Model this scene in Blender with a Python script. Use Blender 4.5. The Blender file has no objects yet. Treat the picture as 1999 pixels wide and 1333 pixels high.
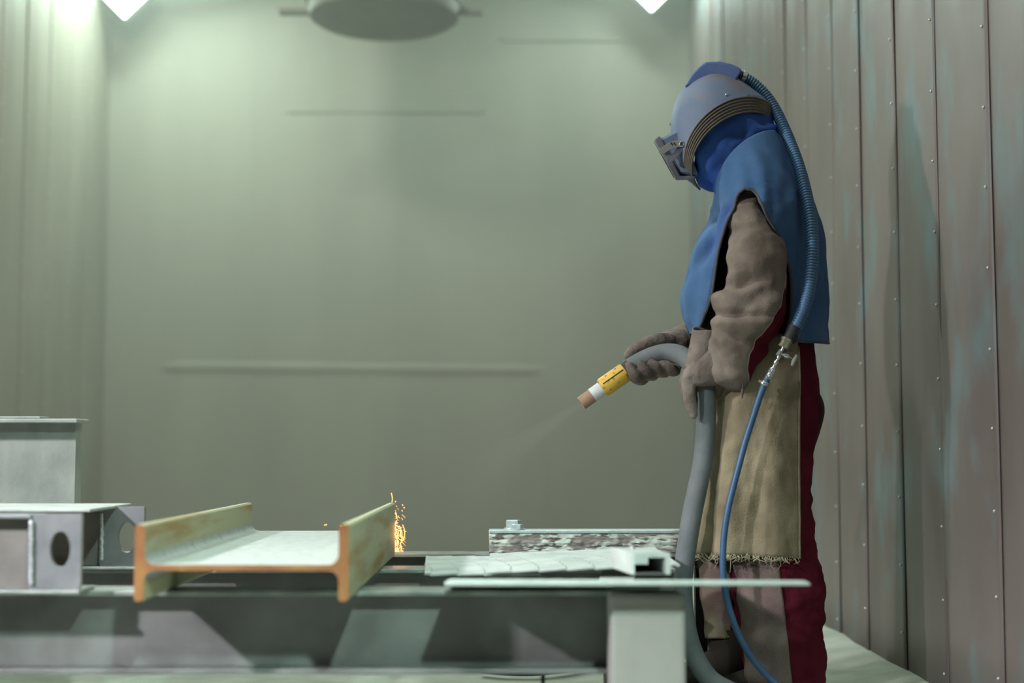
import bpy, bmesh, math, random
import numpy as np
from mathutils import Vector, Matrix, noise
random.seed(7)
S = bpy.context.scene
COL = S.collection

# ------------------------------------------------------------------ camera
F = 2800.0; CX, CY = 999.5, 666.5; HC = 0.676
PITCH = math.atan(213.5 / F)
cam_d = bpy.data.cameras.new('camera'); cam = bpy.data.objects.new('camera', cam_d); COL.objects.link(cam)
cam_d.sensor_width = 36.0; cam_d.lens = F / 1999 * 36.0
cam_d.clip_start = 0.05; cam_d.clip_end = 100
cam.location = (0, 0, HC); cam.rotation_euler = (math.pi / 2 + PITCH, 0, 0)
cam_d.dof.use_dof = True; cam_d.dof.focus_distance = 3.93; cam_d.dof.aperture_fstop = 1.5
S.camera = cam
# ------------------------------------------------------------------ exposure
S.view_settings.view_transform = 'Standard'; S.view_settings.look = 'None'
S.view_settings.exposure = 0.0; S.view_settings.gamma = 1.0; S.view_settings.use_curve_mapping = False
S.cycles.use_denoising = True
S.cycles.max_bounces = 6; S.cycles.volume_bounces = 0
S.cycles.volume_step_rate = 2.0
# ------------------------------------------------------------------ world: dim greenish ambient fill, added through the open front side
W = bpy.data.worlds.new('ambient_fill'); S.world = W; W.use_nodes = True
W.node_tree.nodes['Background'].inputs[0].default_value = (0.80, 0.92, 0.86, 1)
W.node_tree.nodes['Background'].inputs[1].default_value = 0.012
# ------------------------------------------------------------------ lamps of the booth and one added fill
def area(name, loc, target, size, power, color, spread=180):
    d = bpy.data.lights.new(name, 'AREA'); d.shape = 'SQUARE'; d.size = size; d.energy = power; d.color = color
    d.spread = math.radians(spread)
    o = bpy.data.objects.new(name, d); COL.objects.link(o); o.location = loc
    o.rotation_euler = (Vector(target) - Vector(loc)).to_track_quat('-Z', 'Y').to_euler()
    return o
area('lamp_back_left', (-2.25, 8.75, 4.0), (-1.8, 7.4, 1.0), 0.45, 92, (0.77, 1.0, 0.87))
area('lamp_back_right', (0.78, 8.75, 4.0), (-0.1, 7.4, 1.0), 0.40, 52, (0.78, 1.0, 0.89))
area('lamp_mid_left', (-2.60, 2.62, 2.10), (1.2, 4.0, 1.1), 0.20, 68, (1.0, 0.95, 0.96))
area('lamp_near_left', (-2.60, 0.95, 2.05), (-0.55, 2.95, 0.15), 0.14, 13, (0.97, 0.94, 1.0), 46)
area('fill_roof_left', (-1.7, 5.2, 4.35), (-0.9, 9.5, 1.5), 0.4, 92, (0.92, 1.0, 0.83))  # unseen fill without a fixture, added to brighten the back wall
area('lamp_roof_near', (-0.75, 2.9, 4.35), (-0.1, 3.7, 0.0), 0.22, 62, (0.92, 1.0, 0.95))
area('lamp_front_right', (0.80, -0.80, 3.2), (-0.35, 3.0, 0.10), 0.16, 9, (0.70, 1.0, 0.88), 36)

# ------------------------------------------------------------------ projection helpers (photograph pixel -> point in the booth)
cp, sp = math.cos(PITCH), math.sin(PITCH)
def ray(u, v):
    x = (u - CX) / F; y = -(v - CY) / F
    return x, cp - sp * y, sp + cp * y
def P(u, v, Y):
    x, yy, z = ray(u, v); k = Y / yy
    return Vector((x * k, Y, HC + z * k))
def onz(u, v, z):
    x, yy, zz = ray(u, v); k = (z - HC) / zz
    return Vector((x * k, yy * k, z))
YP = 4.03
def Q(u, v, dy=0.0): return P(u, v, YP + dy)
def pix(p):
    d = np.asarray(p, float) - np.array([0, 0, HC])
    fwd = d[..., 1] * cp + d[..., 2] * sp; up = -d[..., 1] * sp + d[..., 2] * cp
    return CX + F * d[..., 0] / fwd, CY - F * up / fwd
PM = YP / F * 1.003   # metres per photograph pixel at the worker

# ------------------------------------------------------------------ materials
def nd(t, kind, **kw):
    n = t.nodes.new(kind)
    for k, v in kw.items(): setattr(n, k, v)
    return n
def mat(name, c1, c2=None, scale=4.0, rough=0.6, metal=0.0, bump=0.0, bscale=60.0, stretch=(1, 1, 1), detail=5.0,
        lo=0.35, hi=0.65, c3=None, scale3=2.0, lo3=0.55, hi3=0.7, spec=0.5, rough2=None):
    m = bpy.data.materials.new(name); m.use_nodes = True; t = m.node_tree; b = t.nodes['Principled BSDF']
    b.inputs['Roughness'].default_value = rough; b.inputs['Metallic'].default_value = metal
    b.inputs['Specular IOR Level'].default_value = spec
    tc = nd(t, 'ShaderNodeTexCoord'); mp = nd(t, 'ShaderNodeMapping'); mp.inputs['Scale'].default_value = stretch
    t.links.new(tc.outputs['Object'], mp.inputs[0])
    b.inputs['Base Color'].default_value = (*c1, 1)
    out = None
    if c2:
        n = nd(t, 'ShaderNodeTexNoise'); n.inputs['Scale'].default_value = scale; n.inputs['Detail'].default_value = detail
        t.links.new(mp.outputs[0], n.inputs['Vector'])
        r = nd(t, 'ShaderNodeValToRGB'); r.color_ramp.elements[0].position = lo; r.color_ramp.elements[1].position = hi
        r.color_ramp.elements[0].color = (*c1, 1); r.color_ramp.elements[1].color = (*c2, 1)
        t.links.new(n.outputs['Fac'], r.inputs[0]); out = r.outputs[0]
        if c3:
            n3 = nd(t, 'ShaderNodeTexNoise'); n3.inputs['Scale'].default_value = scale3; n3.inputs['Detail'].default_value = 4
            mp3 = nd(t, 'ShaderNodeMapping'); mp3.inputs['Scale'].default_value = stretch; mp3.inputs['Location'].default_value = (7.3, 3.1, 5.7)
            t.links.new(tc.outputs['Object'], mp3.inputs[0]); t.links.new(mp3.outputs[0], n3.inputs['Vector'])
            r3 = nd(t, 'ShaderNodeMapRange'); r3.inputs['From Min'].default_value = lo3; r3.inputs['From Max'].default_value = hi3
            t.links.new(n3.outputs['Fac'], r3.inputs[0])
            mx = nd(t, 'ShaderNodeMix', data_type='RGBA'); t.links.new(r3.outputs[0], mx.inputs[0])
            t.links.new(out, mx.inputs[6]); mx.inputs[7].default_value = (*c3, 1); out = mx.outputs[2]
        t.links.new(out, b.inputs['Base Color'])
        if rough2 is not None:
            rr = nd(t, 'ShaderNodeMapRange'); rr.inputs['From Min'].default_value = lo; rr.inputs['From Max'].default_value = hi
            rr.inputs['To Min'].default_value = rough; rr.inputs['To Max'].default_value = rough2
            t.links.new(n.outputs['Fac'], rr.inputs[0]); t.links.new(rr.outputs[0], b.inputs['Roughness'])
    if bump:
        nb = nd(t, 'ShaderNodeTexNoise'); nb.inputs['Scale'].default_value = bscale; nb.inputs['Detail'].default_value = 4
        t.links.new(mp.outputs[0], nb.inputs['Vector'])
        bp = nd(t, 'ShaderNodeBump'); bp.inputs['Strength'].default_value = bump; bp.inputs['Distance'].default_value = 0.004
        t.links.new(nb.outputs['Fac'], bp.inputs['Height']); t.links.new(bp.outputs[0], b.inputs['Normal'])
    return m
def emis(name, col, strength):
    m = bpy.data.materials.new(name); m.use_nodes = True; t = m.node_tree; b = t.nodes['Principled BSDF']
    b.inputs['Base Color'].default_value = (*col, 1)
    b.inputs['Emission Color'].default_value = (*col, 1); b.inputs['Emission Strength'].default_value = strength
    return m

M = {}
M['wall'] = mat('wall_steel', (0.135, 0.112, 0.103), (0.180, 0.155, 0.142), 2.2, 0.50, 0.0, 0.10, 40, (1, 1, 0.65), c3=(0.150, 0.215, 0.225), scale3=4.2, lo3=0.53, hi3=0.72)
M['wall_back'] = mat('wall_dusty', (0.190, 0.186, 0.146), (0.240, 0.234, 0.188), 1.2, 0.62, 0, 0.05, 20, (1, 1, 0.3))
M['floor'] = mat('floor_grit', (0.36, 0.40, 0.34), (0.46, 0.50, 0.43), 9, 0.9, 0, 0.8, 160)
M['ceil'] = mat('ceiling_steel', (0.26, 0.27, 0.23), (0.31, 0.32, 0.28), 2, 0.7)
M['rivet'] = mat('rivet_metal', (0.62, 0.64, 0.60), None, rough=0.35, metal=0.4)
M['hooddark'] = mat('vent_paint', (0.115, 0.110, 0.085), (0.14, 0.135, 0.11), 3, 0.7)
M['lamp_body'] = mat('lamp_housing', (0.30, 0.36, 0.35), None, rough=0.5)
M['lens'] = emis('lamp_lens', (0.85, 1.0, 0.92), 9.0)
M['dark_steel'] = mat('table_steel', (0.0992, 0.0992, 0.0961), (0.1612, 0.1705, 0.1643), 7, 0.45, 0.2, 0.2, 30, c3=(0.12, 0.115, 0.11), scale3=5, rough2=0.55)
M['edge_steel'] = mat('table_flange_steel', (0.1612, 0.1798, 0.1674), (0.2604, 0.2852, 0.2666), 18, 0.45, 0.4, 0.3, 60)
M['post'] = mat('post_paint', (0.2904, 0.2772, 0.2574), (0.3300, 0.3168, 0.2970), 10, 0.6, 0, 0.1, 60)
M['pale_steel'] = mat('blasted_steel', (0.3256, 0.3700, 0.3478), (0.4440, 0.4884, 0.4588), 14, 0.6, 0.1, 0.3, 120, (1, 1, 0.6))
M['bar'] = mat('bar_steel', (0.44, 0.50, 0.47), (0.58, 0.64, 0.60), 14, 0.6, 0.1, 0.3, 120)
M['lav_steel'] = mat('mill_steel', (0.1612, 0.1674, 0.1798), (0.2232, 0.2232, 0.2356), 16, 0.45, 0.35, 0.15, 80)
M['brown_steel'] = mat('dull_brown_steel', (0.1500, 0.1387, 0.1275), (0.2025, 0.1875, 0.1725), 9, 0.55, 0.2, 0.15, 60)
M['weld'] = mat('weld_metal', (0.62, 0.65, 0.68), (0.42, 0.44, 0.46), 60, 0.35, 0.5, 0.4, 100)
M['rust'] = mat('cut_end_rust', (0.175, 0.055, 0.016), (0.245, 0.118, 0.030), 14, 0.75, 0.0, 0.2, 90)
M['scale'] = mat('flange_mill_scale', (0.42, 0.43, 0.27), (0.33, 0.22, 0.07), 9, 0.6, 0.1, 0.25, 60, (1, 0.25, 2.2), lo=0.50, hi=0.68, c3=(0.17, 0.13, 0.07), scale3=7, lo3=0.6, hi3=0.75)
M['web'] = mat('web_grit', (0.4000, 0.4400, 0.4160), (0.2880, 0.3040, 0.2880), 40, 0.55, 0.2, 0.5, 200, lo=0.45, hi=0.75)
M['spatter'] = mat('peeling_paint', (0.10, 0.085, 0.08), (0.50, 0.56, 0.49), 44, 0.5, 0.1, 0.6, 90, (0.5, 1, 1.8), lo=0.44, hi=0.51, c3=(0.20, 0.185, 0.17), scale3=19, lo3=0.52, hi3=0.57)
M['zinc'] = mat('zinc', (0.52, 0.60, 0.60), (0.42, 0.50, 0.50), 50, 0.4, 0.5)
M['suede'] = mat('glove_suede', (0.155, 0.125, 0.105), (0.235, 0.20, 0.175), 22, 0.95, 0, 0.5, 240, c3=(0.10, 0.08, 0.07), scale3=11, spec=0.15)
M['chap'] = mat('chap_leather', (0.15, 0.105, 0.10), (0.21, 0.165, 0.145), 10, 0.9, 0, 0.4, 200, c3=(0.15, 0.135, 0.08), scale3=5, spec=0.15)
M['hood'] = mat('hood_cloth', (0.030, 0.085, 0.33), (0.045, 0.12, 0.40), 9, 0.85, 0, 0.3, 380, spec=0.2)
M['cape'] = mat('cape_cloth', (0.048, 0.112, 0.245), (0.075, 0.160, 0.300), 6, 0.85, 0, 0.3, 380, c3=(0.040, 0.075, 0.26), scale3=5, spec=0.2)
M['binding'] = mat('dark_binding', (0.075, 0.08, 0.085), None, rough=0.8)
M['helmet'] = mat('helmet_shell', (0.105, 0.15, 0.235), (0.14, 0.18, 0.255), 9, 0.62, 0, 0.12, 150, c3=(0.17, 0.15, 0.17), scale3=7)
M['duct'] = mat('helmet_duct_plastic', (0.075, 0.12, 0.30), (0.10, 0.15, 0.32), 10, 0.6, 0, 0.08, 150)
M['band'] = mat('ribbed_rubber', (0.13, 0.115, 0.09), (0.165, 0.15, 0.12), 30, 0.8)
M['visor'] = mat('visor_plastic', (0.13, 0.14, 0.165), (0.16, 0.16, 0.19), 12, 0.6)
M['rubber'] = mat('grey_rubber', (0.20, 0.215, 0.19), (0.24, 0.25, 0.22), 30, 0.8)
M['black'] = mat('black_rubber', (0.018, 0.018, 0.02), None, rough=0.7)
M['chrome'] = mat('chrome', (0.75, 0.77, 0.78), None, rough=0.22, metal=0.9)
M['brass'] = mat('brass', (0.36, 0.36, 0.22), (0.42, 0.42, 0.30), 40, 0.4, 0.6)
M['airhose'] = mat('blue_corrugated_plastic', (0.055, 0.135, 0.25), (0.07, 0.16, 0.28), 12, 0.42)
M['thinhose'] = mat('blue_rubber_line', (0.0298, 0.0850, 0.1785), (0.0467, 0.1105, 0.2040), 12, 0.45)
M['hose'] = mat('grey_blast_hose', (0.1073, 0.1258, 0.1317), (0.1443, 0.1591, 0.1628), 14, 0.75, 0, 0.2, 120)
M['yellow'] = mat('yellow_paint', (0.60, 0.37, 0.035), (0.52, 0.31, 0.03), 20, 0.5, 0, 0.1, 80, c3=(0.12, 0.09, 0.06), scale3=48, lo3=0.58, hi3=0.66)
M['white'] = mat('white_sleeve', (0.55, 0.57, 0.57), (0.48, 0.50, 0.50), 40, 0.6)
M['tip'] = mat('terracotta_tip', (0.33, 0.20, 0.125), (0.27, 0.165, 0.11), 30, 0.75)
M['canvas'] = mat('apron_canvas', (0.2295, 0.1913, 0.1232), (0.3060, 0.2635, 0.1742), 9, 0.95, 0, 0.5, 260, c3=(0.15, 0.125, 0.08), scale3=5.5, lo3=0.5, hi3=0.68, spec=0.1)
M['thread'] = mat('frayed_thread', (0.42, 0.38, 0.25), None, rough=0.95)
M['boot'] = mat('boot_leather', (0.022, 0.018, 0.016), (0.028, 0.024, 0.02), 20, 0.85, spec=0.1)
M['maroon_dark'] = mat('pouch_cloth', (0.045, 0.016, 0.02), None, rough=0.9)
M['spark'] = emis('spark_glow', (1.0, 0.36, 0.10), 1.6)
M['spark2'] = emis('spark_hot', (1.0, 0.55, 0.22), 2.2)

# body: maroon overall with suede sleeves, the border stored on the mesh
def body_mat():
    m = bpy.data.materials.new('overall_cloth'); m.use_nodes = True; t = m.node_tree; b = t.nodes['Principled BSDF']
    b.inputs['Roughness'].default_value = 0.95; b.inputs['Specular IOR Level'].default_value = 0.12
    tc = nd(t, 'ShaderNodeTexCoord')
    def noi(sc, lo, hi, a, c):
        n = nd(t, 'ShaderNodeTexNoise'); n.inputs['Scale'].default_value = sc; n.inputs['Detail'].default_value = 6
        t.links.new(tc.outputs['Object'], n.inputs['Vector'])
        r = nd(t, 'ShaderNodeValToRGB'); r.color_ramp.elements[0].position = lo; r.color_ramp.elements[1].position = hi
        r.color_ramp.elements[0].color = (*a, 1); r.color_ramp.elements[1].color = (*c, 1)
        t.links.new(n.outputs['Fac'], r.inputs[0]); return r.outputs[0]
    suede = noi(11, 0.3, 0.7, (0.14, 0.112, 0.092), (0.255, 0.215, 0.18))
    maroon = noi(9, 0.35, 0.7, (0.070, 0.006, 0.014), (0.120, 0.013, 0.026))
    at = nd(t, 'ShaderNodeAttribute'); at.attribute_name = 'sleeve'
    r = nd(t, 'ShaderNodeMapRange'); r.inputs['From Min'].default_value = -0.0008; r.inputs['From Max'].default_value = 0.0008
    t.links.new(at.outputs['Fac'], r.inputs[0])
    mx = nd(t, 'ShaderNodeMix', data_type='RGBA'); t.links.new(r.outputs[0], mx.inputs[0]); t.links.new(maroon, mx.inputs[6]); t.links.new(suede, mx.inputs[7])
    ab = nd(t, 'ShaderNodeMath', operation='ABSOLUTE'); t.links.new(at.outputs['Fac'], ab.inputs[0])
    lt = nd(t, 'ShaderNodeMath', operation='LESS_THAN'); t.links.new(ab.outputs[0], lt.inputs[0]); lt.inputs[1].default_value = 0.0016
    mx2 = nd(t, 'ShaderNodeMix', data_type='RGBA'); t.links.new(lt.outputs[0], mx2.inputs[0]); t.links.new(mx.outputs[2], mx2.inputs[6]); mx2.inputs[7].default_value = (0.34, 0.28, 0.22, 1)
    t.links.new(mx2.outputs[2], b.inputs['Base Color'])
    nb = nd(t, 'ShaderNodeTexNoise'); nb.inputs['Scale'].default_value = 220; t.links.new(tc.outputs['Object'], nb.inputs['Vector'])
    bp = nd(t, 'ShaderNodeBump'); bp.inputs['Strength'].default_value = 0.4; bp.inputs['Distance'].default_value = 0.003
    t.links.new(nb.outputs['Fac'], bp.inputs['Height']); t.links.new(bp.outputs[0], b.inputs['Normal'])
    return m
M['body'] = body_mat()

# ------------------------------------------------------------------ object helpers
OFF = {}
def thing(name, label, cat, loc, group=None):
    o = bpy.data.objects.new(name, None); COL.objects.link(o); o.empty_display_size = 0.05; o.location = loc
    o['label'] = label; o['category'] = cat
    if group: o['group'] = group
    OFF[o] = Vector(loc); return o
def obj(name, vf, m, parent=None, smooth=True, label=None, kind=None, mats=None, autosmooth=None):
    vs, fs = vf[0], vf[1]
    off = OFF[parent] if parent else Vector((0, 0, 0))
    me = bpy.data.meshes.new(name)
    me.from_pydata([tuple(Vector(v) - off) for v in vs], [], [tuple(f) for f in fs]); me.update()
    for mm in (mats or [m]): me.materials.append(mm)
    if len(vf) > 2: me.polygons.foreach_set('material_index', vf[2])
    if smooth: me.polygons.foreach_set('use_smooth', [True] * len(me.polygons))
    if smooth and autosmooth: me.set_sharp_from_angle(angle=math.radians(autosmooth))
    o = bpy.data.objects.new(name, me); COL.objects.link(o)
    if parent: o.parent = parent
    OFF[o] = off
    if label: o['label'] = label
    if kind: o['kind'] = kind
    return o
def tag(o, label, cat, group=None):
    o['label'] = label; o['category'] = cat
    if group: o['group'] = group
    return o
def solid(o, th, offset=-1):
    md = o.modifiers.new('thickness', 'SOLIDIFY'); md.thickness = th; md.offset = offset; return o
def bevel(o, w, seg=2):
    md = o.modifiers.new('bevel', 'BEVEL'); md.width = w; md.segments = seg; md.limit_method = 'ANGLE'; return o
def fixn(vf):
    bm = bmesh.new(); vv = [bm.verts.new(v) for v in vf[0]]
    for f in vf[1]:
        try: bm.faces.new([vv[i] for i in f])
        except ValueError: pass
    bmesh.ops.recalc_face_normals(bm, faces=bm.faces); bm.verts.index_update()
    r = ([v.co.copy() for v in bm.verts], [[v.index for v in f.verts] for f in bm.faces]); bm.free(); return r
def join(*vfs):
    V, Fc = [], []
    for vf in vfs:
        n = len(V); V += list(vf[0]); Fc += [[i + n for i in f] for f in vf[1]]
    return V, Fc
def box(x0, x1, y0, y1, z0, z1):
    v = [(x, y, z) for x in (x0, x1) for y in (y0, y1) for z in (z0, z1)]
    return [Vector(p) for p in v], [(0, 1, 3, 2), (4, 6, 7, 5), (0, 4, 5, 1), (2, 3, 7, 6), (0, 2, 6, 4), (1, 5, 7, 3)]
def loft(rings, closed=True, cap=True):
    n = len(rings[0]); V = [p for r in rings for p in r]; Fc = []
    for i in range(len(rings) - 1):
        for j in range(n if closed else n - 1):
            k = (j + 1) % n
            Fc.append((i * n + j, i * n + k, (i + 1) * n + k, (i + 1) * n + j))
    if cap and closed:
        Fc.append(tuple(range(n - 1, -1, -1))); Fc.append(tuple((len(rings) - 1) * n + j for j in range(n)))
    return V, Fc
def cr(pts, per=6):
    """Catmull-Rom through tuples of any length"""
    A = np.array(pts, float); out = []
    n = len(A)
    for i in range(n - 1):
        p0 = A[max(i - 1, 0)]; p1 = A[i]; p2 = A[i + 1]; p3 = A[min(i + 2, n - 1)]
        for k in range(per):
            t = k / per
            out.append(0.5 * ((2 * p1) + (-p0 + p2) * t + (2 * p0 - 5 * p1 + 4 * p2 - p3) * t * t + (-p0 + 3 * p1 - 3 * p2 + p3) * t ** 3))
    out.append(A[-1]); return out
def tube(path, rad, seg=12, cap=True, ry=None, roundcap=False):
    """path: Vectors; rad: number or list; ry: radius along the depth axis when the section is an ellipse"""
    n = len(path); path = [Vector(p) for p in path]
    rads = [rad] * n if not hasattr(rad, '__len__') else list(rad)
    rys = rads if ry is None else ([ry] * n if not hasattr(ry, '__len__') else list(ry))
    if roundcap:
        t0 = (path[0] - path[1]).normalized(); t1 = (path[-1] - path[-2]).normalized()
        a, b = rads[0], rads[-1]; a2, b2 = rys[0], rys[-1]
        st = [(0.96, 0.28), (0.75, 0.66), (0.4, 0.92)]
        path = [path[0] + t0 * a * s for s, c in st] + path + [path[-1] + t1 * b * s for s, c in reversed(st)]
        rads = [a * c for s, c in st] + rads + [b * c for s, c in reversed(st)]
        rys = [a2 * c for s, c in st] + rys + [b2 * c for s, c in reversed(st)]
        n = len(path)
    rings = []; prev = None
    for i in range(n):
        t = (path[min(i + 1, n - 1)] - path[max(i - 1, 0)]).normalized()
        if prev is None:
            ref = Vector((0, 1, 0)) if abs(t.y) < 0.9 else Vector((0, 0, 1))
            b = (ref - t * ref.dot(t)).normalized()
        else:
            b = (prev - t * prev.dot(t)).normalized()
        prev = b; nn = t.cross(b)
        rings.append([path[i] + nn * (rads[i] * math.cos(a)) + b * (rys[i] * math.sin(a)) for a in [2 * math.pi * k / seg for k in range(seg)]])
    return loft(rings, True, cap)
def lathe(profile, center, axis=(0, 0, 1), seg=32):
    ax = Vector(axis).normalized(); ref = Vector((0, 1, 0)) if abs(ax.y) < 0.9 else Vector((1, 0, 0))
    e1 = ax.cross(ref).normalized(); e2 = ax.cross(e1)
    rings = [[Vector(center) + ax * h + (e1 * math.cos(a) + e2 * math.sin(a)) * max(r, 1e-5) for a in [2 * math.pi * k / seg for k in range(seg)]] for r, h in profile]
    return fixn(loft(rings, True, True))
def prism(poly, dy0, dy1, f=Q):
    """outline given in pixels at the worker's distance, extruded along the depth axis"""
    n = len(poly); V = [f(u, v, dy0) for u, v in poly] + [f(u, v, dy1) for u, v in poly]
    return fixn((V, [tuple(range(n)), tuple(range(2 * n - 1, n - 1, -1))] + [(i, (i + 1) % n, n + (i + 1) % n, n + i) for i in range(n)]))
def fbm(p): return noise.noise(p) + 0.5 * noise.noise(p * 2.1) + 0.25 * noise.noise(p * 4.3)
def remesh(vf, voxel, it=3, fac=0.5):
    me = bpy.data.meshes.new('tmp'); me.from_pydata([tuple(v) for v in vf[0]], [], [tuple(f) for f in vf[1]]); me.update()
    o = bpy.data.objects.new('tmp', me); COL.objects.link(o)
    md = o.modifiers.new('r', 'REMESH'); md.mode = 'VOXEL'; md.voxel_size = voxel
    sm = o.modifiers.new('s', 'SMOOTH'); sm.factor = fac; sm.iterations = it
    dg = bpy.context.evaluated_depsgraph_get(); ev = o.evaluated_get(dg); m2 = ev.to_mesh()
    V = [v.co.copy() for v in m2.vertices]; N = [v.normal.copy() for v in m2.vertices]; Fc = [list(p.vertices) for p in m2.polygons]
    ev.to_mesh_clear(); bpy.data.objects.remove(o); bpy.data.meshes.remove(me)
    return V, Fc, N
def tube_px(pts, seg=16, per=4):
    """pts: (u, v, half-width px, half-depth m, dy)"""
    c = cr(pts, per)
    return tube([Q(p[0], p[1], p[4]) for p in c], [p[2] * PM for p in c], seg, ry=[p[3] for p in c], roundcap=True)

# =================================================================== the booth
XR, XL, YB, ZC, Y0 = 1.20, -2.72, 9.55, 4.6, -1.0
def struct(name, vf, m, **kw):
    o = obj(name, vf, m, **kw); o['kind'] = 'structure'; return o
# floor with low drifts of grit
nx, ny = 60, 120
fv = []; ff = []
for j in range(ny + 1):
    for i in range(nx + 1):
        x = XL + (XR + 0.03 - XL) * i / nx; y = Y0 + (YB + 0.05 - Y0) * j / ny
        z = 0.006 * fbm(Vector((x * 2.2, y * 2.2, 0))) - 0.006
        z += 0.02 * math.exp(-((XR - x) / 0.10) ** 2)
        fv.append((x, y, z))
for j in range(ny):
    for i in range(nx):
        a = j * (nx + 1) + i; ff.append((a, a + 1, a + nx + 2, a + nx + 1))
struct('floor', (fv, ff), M['floor'])
struct('ceiling', box(XL - 0.1, XR + 0.1, Y0, YB + 0.1, ZC, ZC + 0.05), M['ceil'], smooth=False)
wr = struct('wall_right', box(XR + 0.03, XR + 0.08, Y0, YB + 0.1, -0.03, ZC), M['wall'], smooth=False)
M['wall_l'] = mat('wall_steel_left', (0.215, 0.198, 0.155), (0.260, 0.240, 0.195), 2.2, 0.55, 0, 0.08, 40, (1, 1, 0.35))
wl = struct('wall_left', box(XL - 0.08, XL - 0.03, Y0, YB + 0.1, -0.03, ZC), M['wall'], smooth=False)
wb = struct('wall_back', box(XL - 0.08, XR + 0.08, YB + 0.03, YB + 0.08, -0.03, ZC), M['wall_back'], smooth=False)
def side_panels(wall, xw, sgn, y_edges, seed):
    for k in range(len(y_edges) - 1):
        a, b = y_edges[k], y_edges[k + 1]
        n, mz = 12, 24; V = []; Fc = []
        for j in range(mz + 1):
            z = -0.02 + (ZC + 0.02) * j / mz
            for i in range(n + 1):
                t = i / n
                y = a - 0.012 + (b - a + 0.024) * t + (0.010 * noise.noise(Vector((k * 3.1 + seed, z * 0.9, t * 0.2))))
                prof = 0.0055 * math.exp(-((t - 0.42) / 0.16) ** 2) + 0.0022 * (1 - t) + 0.005 * noise.noise(Vector((z * 0.8, k * 2.7 + seed, t * 1.5)))
                if t < 0.09: prof += 0.0008 * (1 - t / 0.09)
                V.append((xw - sgn * prof, y, z))
        for j in range(mz):
            for i in range(n):
                q = j * (n + 1) + i
                f = (q, q + 1, q + n + 2, q + n + 1)
                Fc.append(f if sgn < 0 else f[::-1])
        p = obj('wall_panel', (V, Fc), M['wall'] if sgn > 0 else M['wall_l'], wall); solid(p, 0.002)
        # rivets along the near edge of the sheet
        rv = []
        zz = 0.06 + 0.1 * random.random()
        while zz < ZC - 0.05:
            j = zz / (ZC + 0.02) * mz; j0 = min(int(j), mz - 1)
            q = Vector(V[j0 * (n + 1) + 1]).lerp(Vector(V[(j0 + 1) * (n + 1) + 1]), j - j0)
            rv.append(lathe([(0.0045, -0.001), (0.0042, 0.0022), (0.0026, 0.004), (0.0, 0.0047)], (q.x - sgn * 0.001, q.y, zz + random.uniform(-.006, .006)), (-sgn, 0, 0), 7))
            zz += 0.205
        if rv: obj('rivet_row', join(*rv), M['rivet'], p, kind='stuff')
ye = [Y0, -0.6, -0.15, 0.3, 0.75, 1.2, 1.65, 2.1, 2.6, 3.08, 3.55, 4.00, 4.42, 4.88, 5.30, 5.75, 6.2, 6.65, 7.1, 7.55, 8.0, 8.45, 8.85, 9.2, 9.55]
side_panels(wr, XR, 1, ye, 1.0)
side_panels(wl, XL, -1, [Y0, 0, 1, 2, 3, 4, 5, 6, 6.6, 7.1, 7.5, 7.9, 8.3, 8.7, 9.1, 9.55], 5.0)
nb_ = 8
for k in range(nb_):
    a = XL + (XR - XL) * k / nb_; b = XL + (XR - XL) * (k + 1) / nb_
    pz = 0.0015 * (k % 2)
    bevel(obj('wall_panel', box(a - 0.006, b + 0.006, YB - 0.006 - pz, YB + 0.03, -0.02, ZC), M['wall_back'], wb, smooth=False), 0.003)
# ledge across the back wall
la, lb = P(300, 716, YB - 0.03), P(1075, 724, YB - 0.03)
rings = []
for t, k in ((0, 0.15), (.06, 1), (.94, 1), (1, .15)):
    c = la.lerp(lb, t)
    rings.append([c + Vector((0, 0.031, -0.052)), c + Vector((0, 0.03 - 0.012 * k, -0.02)), c + Vector((0, 0.03 - 0.026 * k, 0.02)), c + Vector((0, 0.031, 0.05))])
struct('trim_1', fixn(loft(rings)), M['wall_back'], autosmooth=60)
la, lb = P(980, 74, YB - 0.03), P(1318, 72, YB - 0.03)
struct('trim_2', box(la.x, lb.x, YB - 0.018, YB, la.z - 0.015, la.z + 0.015), M['wall_back'], smooth=False)
la, lb = P(560, 214, YB - 0.03), P(945, 214, YB - 0.03)
struct('trim_3', box(la.x, lb.x, YB - 0.014, YB, la.z - 0.015, la.z + 0.015), M['wall_back'], smooth=False)

# floodlights in the two back corners: square lamps hung by one corner
def floodlight(u, vtip, half, Y, label):
    tip = P(u, vtip, Y); c = tip + Vector((0, 0, half))
    t = thing('floodlight', label, 'lamp', c)
    def dia(h, y0, y1):
        return fixn(loft([[Vector((c.x + h * a, y, c.z + h * b)) for a, b in ((0, -1), (1, 0), (0, 1), (-1, 0))] for y in (y0, y1)]))
    bevel(obj('housing', dia(half * 1.04, Y + 0.004, Y + 0.09), M['lamp_body'], t, smooth=False), 0.01)
    obj('lens', dia(half, Y - 0.006, Y + 0.003), M['lens'], t, smooth=False)
    obj('bracket', box(c.x - 0.02, c.x + 0.02, Y + 0.09, YB, c.z - 0.03, c.z + 0.03), M['lamp_body'], t, smooth=False)
floodlight(243, 36, 0.21, 9.2, 'glaring square floodlight hung cornerwise near the left end of back wall')
floodlight(1272, 22, 0.19, 9.2, 'glaring square floodlight hung cornerwise by the right corner of back wall')
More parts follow.
